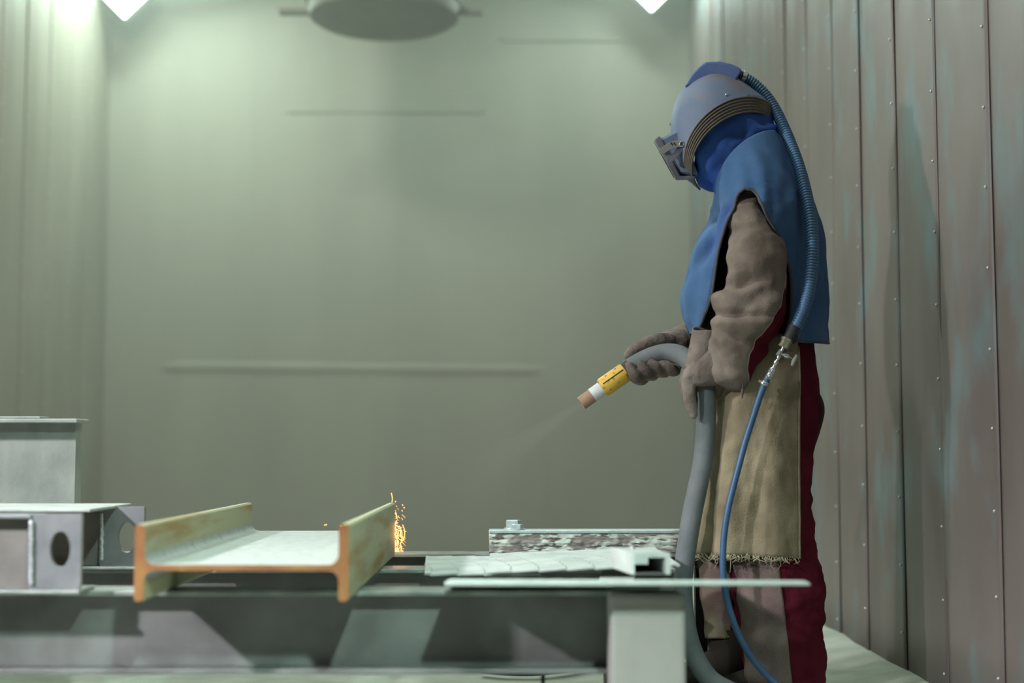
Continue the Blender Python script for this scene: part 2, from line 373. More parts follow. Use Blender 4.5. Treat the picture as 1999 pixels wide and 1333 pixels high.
# round vent hood hanging over the booth
sc = 8.0 / F
vc = P(750, 44, 8.0)
vt = thing('vent_duct', 'dark round vent duct with a cross bar hanging down at the top', 'vent', vc)
obj('duct', lathe([(0, -.01), (100 * sc, -.008), (132 * sc, .0), (147 * sc, .025), (150 * sc, .06), (150 * sc, ZC - vc.z)], vc, seg=48), M['hooddark'], vt, autosmooth=40)
obj('rim', lathe([(150 * sc, .10), (155 * sc, .105), (155 * sc, .125), (150 * sc, .13)], vc, seg=48), M['hooddark'], vt, autosmooth=40)
bq, be = P(546, 23, 8.0), P(942, 23, 8.0)
obj('cross_bar', box(bq.x, be.x, 7.97, 8.03, bq.z - .014, bq.z + .014), M['hooddark'], vt, smooth=False)

# =================================================================== the trestle table
ZT = 0.389
tb = thing('trestle_table', 'low table of dark steel beams running across under the work pieces', 'table', (-0.5, 3.5, 0))
def ibeam_x(parent, x0, x1, yc, z0, z1, w, tf, tw, mweb, mfl, names=('web', 'flange')):
    """beam running along x; web and two flanges"""
    a = obj(names[0], box(x0, x1, yc - tw / 2, yc + tw / 2, z0 + tf, z1 - tf), mweb, parent, smooth=False)
    for z in (z0, z1 - tf):
        bevel(obj(names[1], box(x0, x1, yc - w / 2, yc + w / 2, z, z + tf), mfl, parent, smooth=False), 0.002)
    return a
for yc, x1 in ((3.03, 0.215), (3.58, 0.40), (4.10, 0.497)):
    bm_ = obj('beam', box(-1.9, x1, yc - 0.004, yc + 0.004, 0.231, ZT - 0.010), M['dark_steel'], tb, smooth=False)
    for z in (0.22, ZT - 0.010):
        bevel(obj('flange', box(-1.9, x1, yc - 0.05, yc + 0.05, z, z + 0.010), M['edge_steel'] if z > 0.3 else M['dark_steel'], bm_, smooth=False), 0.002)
bevel(obj('leg', box(0.1945, 0.343, 2.865, 2.977, 0.0, 0.392), M['post'], tb, smooth=False, label='broad grey square post at the front right'), 0.008)
pl = P(1357, 1100, 4.25); pr = P(1380, 1100, 4.25)
lg_ = obj('leg', box(pl.x, pr.x, 4.245, 4.285, 0.0, 0.379), M['black'], tb, smooth=False, label='thin black leg behind the worker')
obj('leg_arm', box(0.47, pr.x, 4.15, 4.244, 0.34, 0.378), M['dark_steel'], lg_, smooth=False)
for x, yc in ((-1.45, 3.03), (-1.6, 3.58), (-1.75, 4.10), (0.30, 3.58), (0.31, 4.10)):
    obj('leg', box(x - 0.05, x + 0.05, yc - 0.04, yc + 0.04, 0.0, 0.2199), M['dark_steel'], tb, smooth=False)
for x in (-1.8, 0.29):   # cross ties under the beams
    obj('cross_tie', box(x - 0.03, x + 0.03, 3.21, 4.13, 0.185, 0.2199), M['dark_steel'], tb, smooth=False)
q = P(1060, 1320, 3.03)
obj('prop_rod', tube([(q.x, 3.03, 0.0), (q.x, 3.03, 0.221)], 0.0042, 8), M['black'], tb)

# ------------------------------------------------------------------ the big rusted beam lying on its flange edges
bc = -0.518
rb = thing('rolled_steel_beam', 'short heavy H beam with orange rusted cut ends and yellowish flanges', 'beam', (bc, 3.35, ZT))
hw, y0, y1, zb, zt_, tf = 0.205, 2.77, 3.95, ZT + 0.0005, ZT + 0.146, 0.019
rot = -0.006
def shear(p): return Vector((p[0] + rot * (p[1] - y0), p[1], p[2]))
for s in (-1, 1):
    xo = bc + s * hw; xi = bc + s * (hw - tf); a, b = min(xo, xi), max(xo, xi)
    nseg = 10; rings = []
    for i in range(nseg + 1):
        y = y0 + (y1 - y0) * i / nseg
        c = 0.004
        rings.append([shear((px, y, pz)) for px, pz in ((a + c, zb), (b - c, zb), (b, zb + c), (b, zt_ - c), (b - c, zt_), (a + c, zt_), (a, zt_ - c), (a, zb + c))])
    vf = fixn(loft(rings)); mi = [1 if len(f) > 4 else 0 for f in vf[1]]
    obj('flange', (vf[0], vf[1], mi), None, rb, smooth=False, mats=[M['scale'], M['rust']], label='yellowish flange with rusty orange cut end')
zm = ZT + 0.064; tw = 0.0055; wi = hw - tf; r = 0.02
prof = []
for s in (1, -1):
    arc = [(s * (wi - r + r * math.sin(a)), (tw + r - r * math.cos(a))) for a in [math.pi / 2 * k / 5 for k in range(6)]]
    up = [(x, z) for x, z in arc]; dn = [(x, -z) for x, z in reversed(arc)]
    prof += (up + dn) if s == 1 else [(x, -z) for x, z in arc] + [(x, z) for x, z in reversed(arc)]
rings = [[shear((bc + x, y, zm + z)) for x, z in prof] for y in (y0, y0 + 0.4, y1)]
vf = fixn(loft(rings)); mi = [1 if len(f) > 4 else 0 for f in vf[1]]
obj('web', (vf[0], vf[1], mi), None, rb, mats=[M['web'], M['rust']], autosmooth=50, label='pale gritty web with orange rusted cut end')

# ------------------------------------------------------------------ left: beams with holed end plates
def holed_plate(u0, v0, u1, v1, hu, hv, ru, rv, Y, th):
    n = 64; V = []; Fc = []
    f = lambda u, v, y: Vector(((u - CX) * Y / F, y, P(u, v, Y).z))
    fr = []
    cr_ = 14
    for i in range(n):
        a = 2 * math.pi * (i + 0.5) / n; c, s = math.cos(a), math.sin(a)
        k = min(((u1 - hu) / c if c > 0 else (u0 - hu) / c) if abs(c) > 1e-6 else 1e9, ((v1 - hv) / s if s > 0 else (v0 - hv) / s) if abs(s) > 1e-6 else 1e9)
        fr.append((hu + c * k, hv + s * k, hu + ru * c, hv + rv * s))
    # snap nearest directions to the corners
    for cu, cv in ((u0, v0), (u1, v0), (u1, v1), (u0, v1)):
        i = min(range(n), key=lambda q: (fr[q][0] - cu) ** 2 + (fr[q][1] - cv) ** 2)
        fr[i] = (cu - (4 if cu == u1 else -4) * (cv == v1) * 0.8, cv - (4 if cv == v1 else 0) * 0.8, fr[i][2], fr[i][3])
    for y in (Y, Y + th):
        V += [f(a, b, y) for a, b, _, _ in fr] + [f(c, d, y) for _, _, c, d in fr]
    for i in range(n):
        j = (i + 1) % n
        Fc += [(i, j, n + j, n + i), (2 * n + i, 3 * n + i, 3 * n + j, 2 * n + j), (i, 2 * n + i, 2 * n + j, j), (n + i, n + j, 3 * n + j, 3 * n + i)]
    return fixn((V, Fc))
def bead(u, v0, v1, Y, r):
    pts = []; rr = []
    for i in range(25):
        t = i / 24; pts.append(P(u + random.uniform(-.8, .8), v0 + (v1 - v0) * t, Y)); rr.append(r * (0.85 + 0.3 * (i % 2)) * (0.6 if i in (0, 24) else 1))
    return tube(pts, rr, 8)
def lug_beam(pl, hole, uw, Y, label, zfl0, zfl1, depth=0.1):
    u0, v0, u1, v1 = pl
    base = P(u0, v1, Y)
    t = thing('lug_beam', label, 'beam', (base.x, Y, ZT))
    a = P(-240, v0, Y); xe = P(u0 + 2, v0, Y).x; zt = P(0, v0 + 9, Y).z
    obj('web', box(a.x, xe, Y + 0.030, Y + 0.040, ZT + 0.008, zt), M['brown_steel'], t, smooth=False)
    bevel(obj('bottom_flange', box(a.x, P(u1 - 8, v1, Y).x, Y - 0.012, Y + depth, ZT + 0.0004, ZT + 0.0075), M['edge_steel'], t, smooth=False), 0.002)
    bevel(obj('top_flange', box(a.x, xe - 0.002, Y - 0.005, Y + depth, zt, zt + 0.007), M['lav_steel'], t, smooth=False), 0.002)
    p = holed_plate(u0, v0, u1, v1, *hole, Y, 0.014)
    p = ([v if v.z > ZT + 0.008 else Vector((v.x, v.y, ZT + 0.008)) for v in p[0]], p[1])
    obj('end_plate', p, M['lav_steel'], t, smooth=False, label='grey end plate pierced by one oval hole')
    obj('weld_bead', bead(u0 - 1, v0 + 12, v1 - 18, Y - 0.004, 0.0042), M['weld'], t)
    return t
lug_beam((62, 1003, 165, 1160), (124, 1072, 20, 35), 0, 2.92, 'near grey beam stub with holed end plate at the left edge', 0, 0)
lug_beam((200, 989, 286, 1112), (253, 1049, 17, 30), 0, 3.52, 'farther beam stub whose holed end plate shows beside the rusted beam', 0, 0)
# thin cover plate over the far stub
a = onz(205, 986, 0.553)
cpz = P(0, 998, 3.52).z + 0.0074
cpl = bevel(obj('cover_plate', box(-1.85, P(205, 985, 3.42).x, 3.30, 3.66, cpz, cpz + 0.007), M['pale_steel'], None, smooth=False), 0.002)
tag(cpl, 'thin pale plate laid flat over the farther beam stub at left', 'plate')
# tall pale beam behind
s4 = 4.14
tp = thing('deep_beam', 'deep pale blasted beam with a wide top flange at the far left', 'beam', (-1.5, s4, ZT))
zt4 = P(0, 817, s4 - 0.06).z
xr4 = P(148, 900, s4).x
obj('web', box(-1.9, xr4, s4 - 0.005, s4 + 0.005, ZT + 0.012, zt4 - 0.012), M['pale_steel'], tp, smooth=False)
bevel(obj('top_flange', box(-1.9, P(150, 820, s4 - 0.06).x, s4 - 0.06, s4 + 0.06, zt4 - 0.012, zt4), M['pale_steel'], tp, smooth=False), 0.003)
bevel(obj('bottom_flange', box(-1.9, xr4, s4 - 0.06, s4 + 0.06, ZT + 0.0004, ZT + 0.012), M['pale_steel'], tp, smooth=False), 0.003)
obj('end_stiffener', box(xr4 - 0.008, xr4 - 0.0002, s4 + 0.005, s4 + 0.055, ZT + 0.012, zt4 - 0.012), M['pale_steel'], tp, smooth=False)
tag(bevel(obj('flat_strip', box(-1.9, P(78, 815, s4 - 0.05).x, s4 - 0.05, s4 + 0.03, zt4 + 0.0003, zt4 + 0.007), M['pale_steel'], None, smooth=False), 0.002), 'pale flat strip lying on top of the deep beam at far left', 'strip')
# small offcut under the rusted beam
a, b = onz(398, 1119, ZT + 0.004), onz(505, 1104, ZT + 0.004)
v = [onz(395, 1119, ZT), onz(412, 1119, ZT), onz(420, 1110, ZT), onz(507, 1109, ZT), onz(498, 1103, ZT), onz(430, 1104, ZT)]
n = len(v)
oc = fixn((v + [p + Vector((0, 0, 0.004)) for p in v], [tuple(range(n)), tuple(range(2 * n - 1, n - 1, -1))] + [(i, (i + 1) % n, n + (i + 1) % n, n + i) for i in range(n)]))
tag(obj('steel_offcut', ([p + Vector((0, 0, 0.0004)) for p in oc[0]], oc[1]), M['pale_steel'], None, smooth=False), 'small pointed pale offcut lying under the rusted beam', 'offcut')

# ------------------------------------------------------------------ right: ribbed sheets, flat bar, box piece, painted channel
def ribbed(x0, x1, y0, y1, zl, zr, name, label, skew, zoff=0.0):
    nxs, nys = 90, 120; V = []; Fc = []
    for j in range(nys + 1):
        t = j / nys
        for i in range(nxs + 1):
            s = i / nxs
            x = x0 + (x1 - x0) * s + skew * (t - 0.5)
            y = y0 + (y1 - y0) * t
            ph = ((x + 0.10 * t * t) / 0.062) % 1.0
            z = zl + (zr - zl) * s + zoff + 0.0020 * (1 - abs(((y - y0) / 0.0116) % 1.0 * 2 - 1)) + 0.0030 * ph * (1 - 0.3 * t)
            V.append((x, y, z))
    for j in range(nys):
        for i in range(nxs):
            a = j * (nxs + 1) + i; Fc.append((a, a + 1, a + nxs + 2, a + nxs + 1))
    o = obj(name, (V, Fc), M['pale_steel'], None, smooth=False); solid(o, 0.004)
    return tag(o, label, 'sheet')
ribbed(-0.215, 0.05, 3.31, 3.86, ZT + 0.005, ZT + 0.005, 'ribbed_sheet', 'pale finely ribbed sheet lying under its neighbour, left one of two', -0.03)
ribbed(-0.058, 0.377, 3.25, 3.83, ZT + 0.014, ZT + 0.031, 'ribbed_sheet', 'pale finely ribbed sheet tilted up over another, right one of two', 0.0)
# packing strip under the raised edge of the right sheet
tag(obj('packing_strip', box(0.33, 0.365, 3.50, 3.66, ZT + 0.0004, ZT + 0.024), M['brown_steel'], None, smooth=False), 'dull packing strip under the raised sheet edge', 'strip')
# flat bar, its unseen depth widened to throw shade on the front beam
bx0, bx1 = P(868, 1133, 2.79).x, P(1582, 1135, 2.79).x
nb = 60; rings = []
zb_ = lambda y: HC - 259.5 * y / F
for i in range(nb + 1):
    t = i / nb; x = bx0 + (bx1 - bx0) * t
    h = 0.0125 * (1 - 0.22 * t) * min(1, t / 0.012 + 0.5, (1 - t) / 0.02 + 0.45)
    w_ = 0.0004 * noise.noise(Vector((x * 40, 0, 0)))
    rings.append([Vector((x, y, zb_(y) + dz + w_)) for y, dz in ((2.79, 0), (3.072, 0), (3.072, h), (2.79, h))])
o = obj('flat_bar', fixn(loft(rings)), M['bar'], None, smooth=False); bevel(o, 0.002)
tag(o, 'long pale flat bar jutting past the table end in front of the legs', 'bar')
# shim plate under the bar
v = [onz(1168, 1141, ZT), onz(1232, 1141, ZT), onz(1243, 1123, ZT), onz(1192, 1112, ZT), onz(1176, 1113, ZT)]
n = len(v)
sh = fixn(([p + Vector((0, 0, 0.0004)) for p in v] + [p + Vector((0, 0, 0.0035)) for p in v], [tuple(range(n)), tuple(range(2 * n - 1, n - 1, -1))] + [(i, (i + 1) % n, n + (i + 1) % n, n + i) for i in range(n)]))
tag(obj('shim_plate', sh, M['pale_steel'], None, smooth=False), 'small pale shim plate poking out beneath the long flat bar', 'plate')
# short hollow section
zq = ZT + 0.0335
A = onz(1232, 1121, zq); B = onz(1309, 1121, zq); C = onz(1192, 1107, zq); L = C - A
L = L * 1.0
up = Vector((0, 0, 0.043)); ex = (B - A)
bp_ = thing('box_section', 'short pale hollow steel section standing open end forward on the ribbed sheet', 'offcut', A)
w = 0.11
def quadbox(o, e1, e2, e3):
    V = [o + e1 * a + e2 * b + e3 * c for a in (0, 1) for b in (0, 1) for c in (0, 1)]
    return fixn((V, [(0, 1, 3, 2), (4, 6, 7, 5), (0, 4, 5, 1), (2, 3, 7, 6), (0, 2, 6, 4), (1, 5, 7, 3)]))
th = 0.13
obj('side_wall', quadbox(A, ex * 0.09, L, up), M['bar'], bp_, smooth=False)
obj('side_wall', quadbox(A + ex * 0.88, ex * 0.12, L, up), M['pale_steel'], bp_, smooth=False)
obj('top_wall', quadbox(A + up * 0.80 + ex * 0.09, ex * 0.79, L, up * 0.2), M['pale_steel'], bp_, smooth=False)
obj('bottom_wall', quadbox(A + ex * 0.09, ex * 0.79, L, up * 0.06), M['dark_steel'], bp_, smooth=False)
obj('inner_block', quadbox(A + ex * 0.09 + up * 0.48, ex * 0.34, L * 0.9, up * 0.32), M['pale_steel'], bp_, smooth=False)
obj('shade_backing', quadbox(A + ex * 0.09 + L * 0.93 + up * 0.06, ex * 0.79, L * 0.06, up * 0.74), M['black'], bp_, smooth=False)  # black sheet closing the hollow, inner shade put into its colour
obj('tack_weld', lathe([(0.008, 0), (0.007, 0.004), (0.0, 0.007)], A + ex * 0.45 + L * 0.75 + up, seg=10), M['weld'], bp_)
# painted channel behind
yc = 4.06
x0, x1 = P(955, 1060, yc).x, P(1362, 1060, yc).x
z0 = ZT + 0.0004; z1 = P(955, 1041, yc).z
ch = thing('painted_channel', 'old channel with flaking pale paint and two bolts, right of the sparks', 'channel', ((x0 + x1) / 2, yc, ZT))
nxs, nzs = 160, 16; V = []; Fc = []
for j in range(nzs + 1):
    for i in range(nxs + 1):
        x = x0 + (x1 - x0) * i / nxs; z = z0 + (z1 - z0) * j / nzs
        g = 0.004 * fbm(Vector((x * 38, z * 75, 2.0))) + (0.004 * math.exp(-((z - z0 - 0.030) / 0.005) ** 2)) * (1 + noise.noise(Vector((x * 60, 0, 0))))
        V.append((x, yc - abs(g) * (1 if 0 < j < nzs else 0), z))
for j in range(nzs):
    for i in range(nxs):
        a = j * (nxs + 1) + i; Fc.append((a, a + 1, a + nxs + 2, a + nxs + 1))
solid(obj('web', (V, Fc), M['spatter'], ch, label='front face crusted with flaking pale paint'), 0.010, -1)
bevel(obj('top_flange', box(x0 - 0.001, x1, yc - 0.004, yc + 0.075, z1, z1 + 0.009), M['zinc'], ch, smooth=False), 0.002)
obj('bottom_flange', box(x0, x1, yc + 0.011, yc + 0.075, z0, z0 + 0.008), M['brown_steel'], ch, smooth=False)
def bolt(u, y, r, h, sides, wash):
    c = Vector((P(u, 1030, y).x, y, z1 + 0.009)); e = Vector((0, 0, 1))
    vf = lathe([(r, wash), (r, h * 0.9), (r * 0.88, h)], c, e, sides)
    o = obj('bolt', vf, M['zinc'], ch, smooth=False)
    obj('washer', lathe([(r * 1.25, 0.0), (r * 1.25, wash)], c, e, 18), M['zinc'], o, autosmooth=40)
bolt(1003, yc + 0.052, 0.022, 0.026, 6, 0.004)
bolt(1010, yc + 0.016, 0.0165, 0.0155, 6, 0.0035)

# =================================================================== the worker
wk = thing('person', 'person in blue blasting helmet, blue cape, suede sleeves and canvas apron holding hose', 'person', Q(1500, 1346, 0.0) * 1.0)
OFF[wk] = Vector(wk.location)
# ---- body: one continuous surface
near_arm = [(1464, 392, 34, .050, -.150), (1463, 430, 40, .058, -.175), (1472, 480, 55, .070, -.195), (1478, 530, 57, .070, -.205), (1472, 575, 60, .072, -.21), (1459, 612, 66, .074, -.215), (1447, 650, 60, .070, -.215), (1432, 690, 54, .064, -.212), (1426, 716, 44, .055, -.21)]
far_arm = [(1452, 395, 36, .050, .15), (1440, 450, 48, .060, .19), (1430, 530, 52, .062, .21), (1408, 605, 50, .060, .17), (1362, 652, 37, .045, .09), (1330, 664, 30, .036, .04), (1310, 669, 27, .032, .02)]
torso = [(1440, 300, 40, .055, 0), (1468, 345, 62, .10, 0), (1484, 395, 72, .150, 0), (1486, 470, 82, .160, 0), (1482, 560, 92, .160, 0), (1488, 640, 92, .16, 0), (1496, 700, 94, .165, 0), (1503, 760, 95, .165, 0), (1506, 810, 92, .15, 0)]
near_leg = [(1513, 770, 84, .085, -.075), (1511, 830, 84, .09, -.085), (1507, 890, 78, .088, -.095), (1506, 985, 75, .086, -.10), (1514, 1060, 79, .088, -.105), (1518, 1140, 86, .090, -.105), (1527, 1220, 79, .086, -.105), (1530, 1290, 76, .084, -.105), (1533, 1330, 74, .084, -.105)]
far_leg = [(1486, 770, 82, .085, .08), (1462, 860, 76, .085, .09), (1442, 960, 68, .08, .10), (1430, 1060, 63, .075, .105), (1430, 1130, 60, .075, .11), (1434, 1200, 55, .07, .11), (1436, 1240, 53, .068, .11), (1436, 1288, 50, .066, .11)]
head = [(1455, 315, 38, .055, 0), (1445, 285, 52, .07, 0), (1425, 245, 58, .075, 0), (1412, 215, 52, .07, 0)]
comps = dict(near_arm=near_arm, far_arm=far_arm, torso=torso, near_leg=near_leg, far_leg=far_leg, head=head)
bv, bf, bn = remesh(join(*[fixn(tube_px(c, 20, 4)) for c in comps.values()]), 0.0075, 4, 0.5)
BV = np.array([tuple(v) for v in bv])
def comp_dist(c):
    s = cr(c, 6); C3 = np.array([tuple(Q(p[0], p[1], p[4])) for p in s]); R = np.array([p[2] * PM for p in s])
    d = np.full(len(BV), 9.0)
    for k in range(len(C3)): d = np.minimum(d, np.linalg.norm(BV - C3[k], axis=1) - R[k])
    return d
D = {k: comp_dist(c) for k, c in comps.items()}
out = []
for i, v in enumerate(bv):
    n = bn[i]; p = Vector(v); d = 0.0
    if min(D['near_arm'][i], D['far_arm'][i]) < min(D['torso'][i], D['near_leg'][i]):
        d += 0.009 * fbm(Vector((p.x * 11, p.y * 11, p.z * 15)))
        # bunched folds of the sleeve around the elbow and cuff
        u_, v_ = pix(np.array(p))
        for cu, cv, dx, dz, am, wd in ((1440, 554, 1, -0.30, -.022, 11), (1412, 588, .7, .7, .012, 20), (1430, 614, 1, .02, -.016, 7), (1430, 628, 1, .05, .006, 8), (1465, 662, 1, .25, -.016, 10), (1480, 640, 1, -.4, .007, 16), (1480, 510, 1, -.1, .006, 26), (1440, 448, 1, -.15, -.010, 10), (1490, 575, 1, -.7, -.008, 12), (1400, 690, .4, .9, -.010, 9)):
            ln = math.hypot(dx, dz); dd = abs((u_ - cu) * (-dz / ln) + (v_ - cv) * (dx / ln)); al = ((u_ - cu) * dx + (v_ - cv) * dz) / ln
            d += am * math.exp(-(dd / wd) ** 2) * math.exp(-(al / 55) ** 2)
    elif min(D['near_leg'][i], D['far_leg'][i]) < D['torso'][i]:
        k = 0.5 + 0.5 * math.tanh((0.55 - p.z) * 6)
        d += (0.004 + 0.007 * k) * fbm(Vector((p.x * 7, p.y * 7, p.z * 17))) + 0.0035 * k * math.sin(p.z * 55 + p.x * 26 + 7 * noise.noise(p * 5))
    else: d += 0.005 * fbm(p * 9)
    out.append(p + n * d)
body = obj('body', (out, bf), M['body'], wk)
uu, vv = pix(BV)
line = np.interp(vv, [380, 430, 480, 520, 560, 600, 640, 690, 720], [1505, 1512, 1533, 1536, 1532, 1519, 1494, 1466, 1460])
slv = np.minimum((line - uu) * PM, 0.02)
slv = np.where(D['far_arm'] < D['near_arm'], 0.02, slv)
lim = np.minimum(np.minimum(D['torso'], D['near_leg']), D['far_leg']) - np.minimum(D['near_arm'], D['far_arm'])
slv = np.minimum(slv, lim)
at = body.data.attributes.new('sleeve', 'FLOAT', 'POINT'); at.data.foreach_set('value', slv.astype(np.float32))

# ---- leather chaps on both legs
def section(c, v):
    A = np.array(c); return [np.interp(v, A[:, 1], A[:, k]) for k in (0, 2, 3, 4)]
def chap(leg, rows, label, push):
    nn = 22; rings = []
    vs = np.linspace(rows[0][0], rows[-1][0], 40)
    for v in vs:
        c, h, dep, dy = section(leg, v)
        ul = np.interp(v, [r_[0] for r_ in rows], [r_[1] for r_ in rows]); ur = np.interp(v, [r_[0] for r_ in rows], [r_[2] for r_ in rows])
        a0 = math.acos(max(-1, min(1, (ul - c) / h))); a1 = math.acos(max(-1, min(1, (ur - c) / h)))
        if ul < c - h: a0 = math.pi * 1.35
        ring = []
        for i in range(nn + 1):
            a = a1 + (a0 - a1) * i / nn
            k = 1.0 + push / h
            rr = fbm(Vector((a * 1.6, v * 0.018, dy * 9))) * 3.2 + 1.8 * math.sin(v * 0.085 + a)
            x = c + (h * k + rr) * math.cos(a); y = dy - (dep * k + rr * PM) * math.sin(a)
            ring.append(Q(x, v, y))
        rings.append(ring)
    o = obj('leather_chap', fixn(loft(rings, False, False)), M['chap'], wk, label=label); solid(o, 0.003, 0); return o
chap(near_leg, [(1040, 1432, 1518), (1100, 1437, 1520), (1200, 1449, 1532), (1290, 1458, 1541), (1338, 1464, 1546)], 'brown leather panel on the front of the near leg', 6)
chap(far_leg, [(1040, 1300, 1432), (1130, 1300, 1428), (1200, 1300, 1430), (1246, 1300, 1431)], 'brown leather panel wrapping the far leg', 5)
# ---- boots
def boot(cu, cv, dy, sr=.058, so=.03):
    b = [(cu + 42, cv - 6, 0), (cu, cv - 2, 0)]
    heel = Q(cu + 38, cv, dy); 
    rings = []
    zb = 0.012
    for x, hh, wd in ((0.055, .05, .030), (0.03, .10, .042), (-0.02, .12, .045), (-0.07, .105, .046), (-0.11, .075, .048), (-0.16, .058, .047), (-0.195, .042, .036), (-0.212, .022, .018)):
        cx = Q(cu, cv, dy).x + x + 0.03; y = YP + dy
        rings.append([Vector((cx, y + wd * math.cos(a), max(zb + 0.002, zb + hh / 2 + hh / 2 * 1.08 * math.sin(a)))) for a in [2 * math.pi * k / 20 for k in range(20)]])
    up = fixn(loft(rings))
    o = obj('boot', up, M['boot'], wk)
    sole = []
    for zz in (0.001, 0.016):
        sole.append([Vector((Q(cu, cv, dy).x + 0.03 + x, YP + dy + wd, zz)) for x, wd in [(0.058, -.026), (0.06, .026), (0.0, .044), (-.08, .047), (-.16, .05), (-.2, .036), (-.216, 0), (-.2, -.036), (-.16, -.05), (-.08, -.047), (0, -.044)]])
    obj('sole', fixn(loft(sole)), M['black'], o, smooth=False)
    obj('shaft', fixn(tube([Vector((Q(cu, cv, dy).x + so, YP + dy, 0.03)), Vector((Q(cu, cv, dy).x + so, YP + dy, 0.10)), Vector((Q(cu, cv, dy).x + so, YP + dy, 0.175))], [sr, sr * .97, sr * 1.03], 24)), M['boot'], o)
boot(1515, 1346, -0.105); boot(1420, 1332, 0.11, .080, .025)

# ---- generic ring of cloth: front and back outline points in pixels, half width in metres, shift D of the sides
def rp(Fp, Bp, b, Dp, phi, dyc=0.0, pw=1.4, yq=1.0):
    cu, cv = (Fp[0] + Bp[0]) / 2, (Fp[1] + Bp[1]) / 2
    c, s = math.cos(phi), math.sin(phi)
    k = abs(s) ** pw
    return Q(cu + c * (Fp[0] - cu) + k * Dp[0], cv + c * (Fp[1] - cv) + k * Dp[1], dyc - b * math.copysign(abs(s) ** yq, s))
def interp_rows(rows, per): return cr(rows, per)
# ---- hood between helmet and cape
hr = [(1370, 348, 1500, 222, .114, -44, -42), (1369, 362, 1507, 237, .121, -36, -38), (1380, 371, 1511, 249, .117, -27, -34), (1399, 375, 1520, 258, .112, -21, -29), (1408, 392, 1524, 276, .102, -18, -20)]
rings = []
for r_ in interp_rows(hr, 6):
    ring = []
    for i in range(64):
        ph = 2 * math.pi * i / 64
        p = rp(r_[0:2], r_[2:4], r_[4], r_[5:7], ph, pw=1.0, yq=.72)
        nrm = (p - Q((r_[0] + r_[2]) / 2, (r_[1] + r_[3]) / 2, 0)).normalized()
        ring.append(p + nrm * (0.007 * fbm(p * 16) + 0.004 * math.sin(ph * 9)))
    rings.append(ring)
solid(obj('hood', fixn(loft(rings, True, False)), M['hood'], wk, label='bright blue cloth hood below the helmet rim'), 0.003, 0)
# ---- cape
cape_rows = [  # F(u,v) B(u,v) b  D(u,v)  e_front e_back
    (1398, 374, 1521, 258, .133, -21, -29),
    (1396, 386, 1543, 298, .185, -12, -20),
    (1393, 404, 1562, 342, .225, -4, -12),
    (1388, 424, 1576, 376, .240, 0, -6),
    (1372, 450, 1588, 405, .243, 0, -2),
    (1352, 490, 1600, 448, .240, 0, 0),
    (1338, 540, 1607, 505, .232, 0, 0),
    (1331, 585, 1611, 562, .226, 0, 0),
    (1337, 622, 1616, 616, .224, 0, 0),
    (1350, 650, 1623, 670, .222, 0, 0)]
ef = [.42, .42, .385, .245, .215, .215, .225, .22, .145, .045]
eb = [.42, .42, .385, .505, .575, .675, .745, .765, .735, .66]
per = 8
cape = []
rr_ = interp_rows([r_ + (ef[i], eb[i]) for i, r_ in enumerate(cape_rows)], per)
NFc, NBc = 40, 44
idx = {}; V = []; Fc = []
def cv_pt(ri, ph):
    r_ = rr_[ri]; p = rp(r_[0:2], r_[2:4], r_[4], r_[5:7], ph)
    c = Q((r_[0] + r_[2]) / 2, (r_[1] + r_[3]) / 2, 0); nrm = (p - c); nrm.z *= 0.3; nrm.normalize()
    t = min(1, ri / 20.0)
    amp = 0.016 * t + 0.003
    d = amp * fbm(Vector((p.x * 7 + 3, p.y * 7, p.z * 3.0))) + 0.007 * t * math.sin(ph * 11 + ri * 0.06 + 2 * noise.noise(Vector((ph, ri * 0.08, 0)))) * (0.4 + 0.6 * abs(math.sin(ph)))
    d += 0.0035 * t * fbm(Vector((p.x * 24, p.y * 24, p.z * 13)))
    # deep fold in the front panel below the neck
    u_, v_ = pix(np.array(p))
    if p.y < YP + 0.02:
        d -= 0.022 * math.exp(-((u_ - 1388 + (v_ - 450) * 0.18) / 7) ** 2) * math.exp(-((v_ - 452) / 40) ** 2)
        d -= 0.010 * math.exp(-((u_ - 1360 + (v_ - 520) * 0.6) / 9) ** 2) * math.exp(-((v_ - 505) / 40) ** 2)
        d -= 0.014 * math.exp(-((u_ - 1505 - (v_ - 380) * 0.05) / 8) ** 2) * math.exp(-((v_ - 385) / 40) ** 2)
        d += 0.008 * math.exp(-((u_ - 1525 - (v_ - 420) * 0.1) / 9) ** 2) * math.exp(-((v_ - 420) / 60) ** 2)
    return p + nrm * d
split = 2 * per
edge_f, edge_b = [], []
for ri in range(len(rr_)):
    r_ = rr_[ri]
    e0, e1 = min(r_[7], r_[8]), max(r_[7], r_[8])
    if ri < split: e0 = e1 = r_[7]
    elif ri < 3 * per:   # rounded top of the armhole
        k = (ri - split) / per; w_ = math.sqrt(max(0, 1 - (1 - k) ** 2))
        e0 = .385 + (.245 - .385) * w_; e1 = .385 + (.505 - .385) * w_
    pf = math.acos(1 - 2 * e0); pb = math.acos(1 - 2 * e1)
    for i in range(NFc + 1): V.append(cv_pt(ri, -pf + 2 * pf * i / NFc))
    for i in range(NBc + 1): V.append(cv_pt(ri, pb + (2 * math.pi - 2 * pb) * i / NBc))
    edge_f.append(V[ri * (NFc + NBc + 2) + NFc].copy()); edge_b.append(V[ri * (NFc + NBc + 2) + NFc + 1].copy())
rw = NFc + NBc + 2
for ri in range(len(rr_) - 1):
    for i in range(NFc): a = ri * rw + i; Fc.append((a, a + 1, a + rw + 1, a + rw))
    for i in range(NBc): a = ri * rw + NFc + 1 + i; Fc.append((a, a + 1, a + rw + 1, a + rw))
vf = (V, Fc)
bm = bmesh.new(); vs_ = [bm.verts.new(v) for v in V]
for f in Fc: bm.faces.new([vs_[i] for i in f])
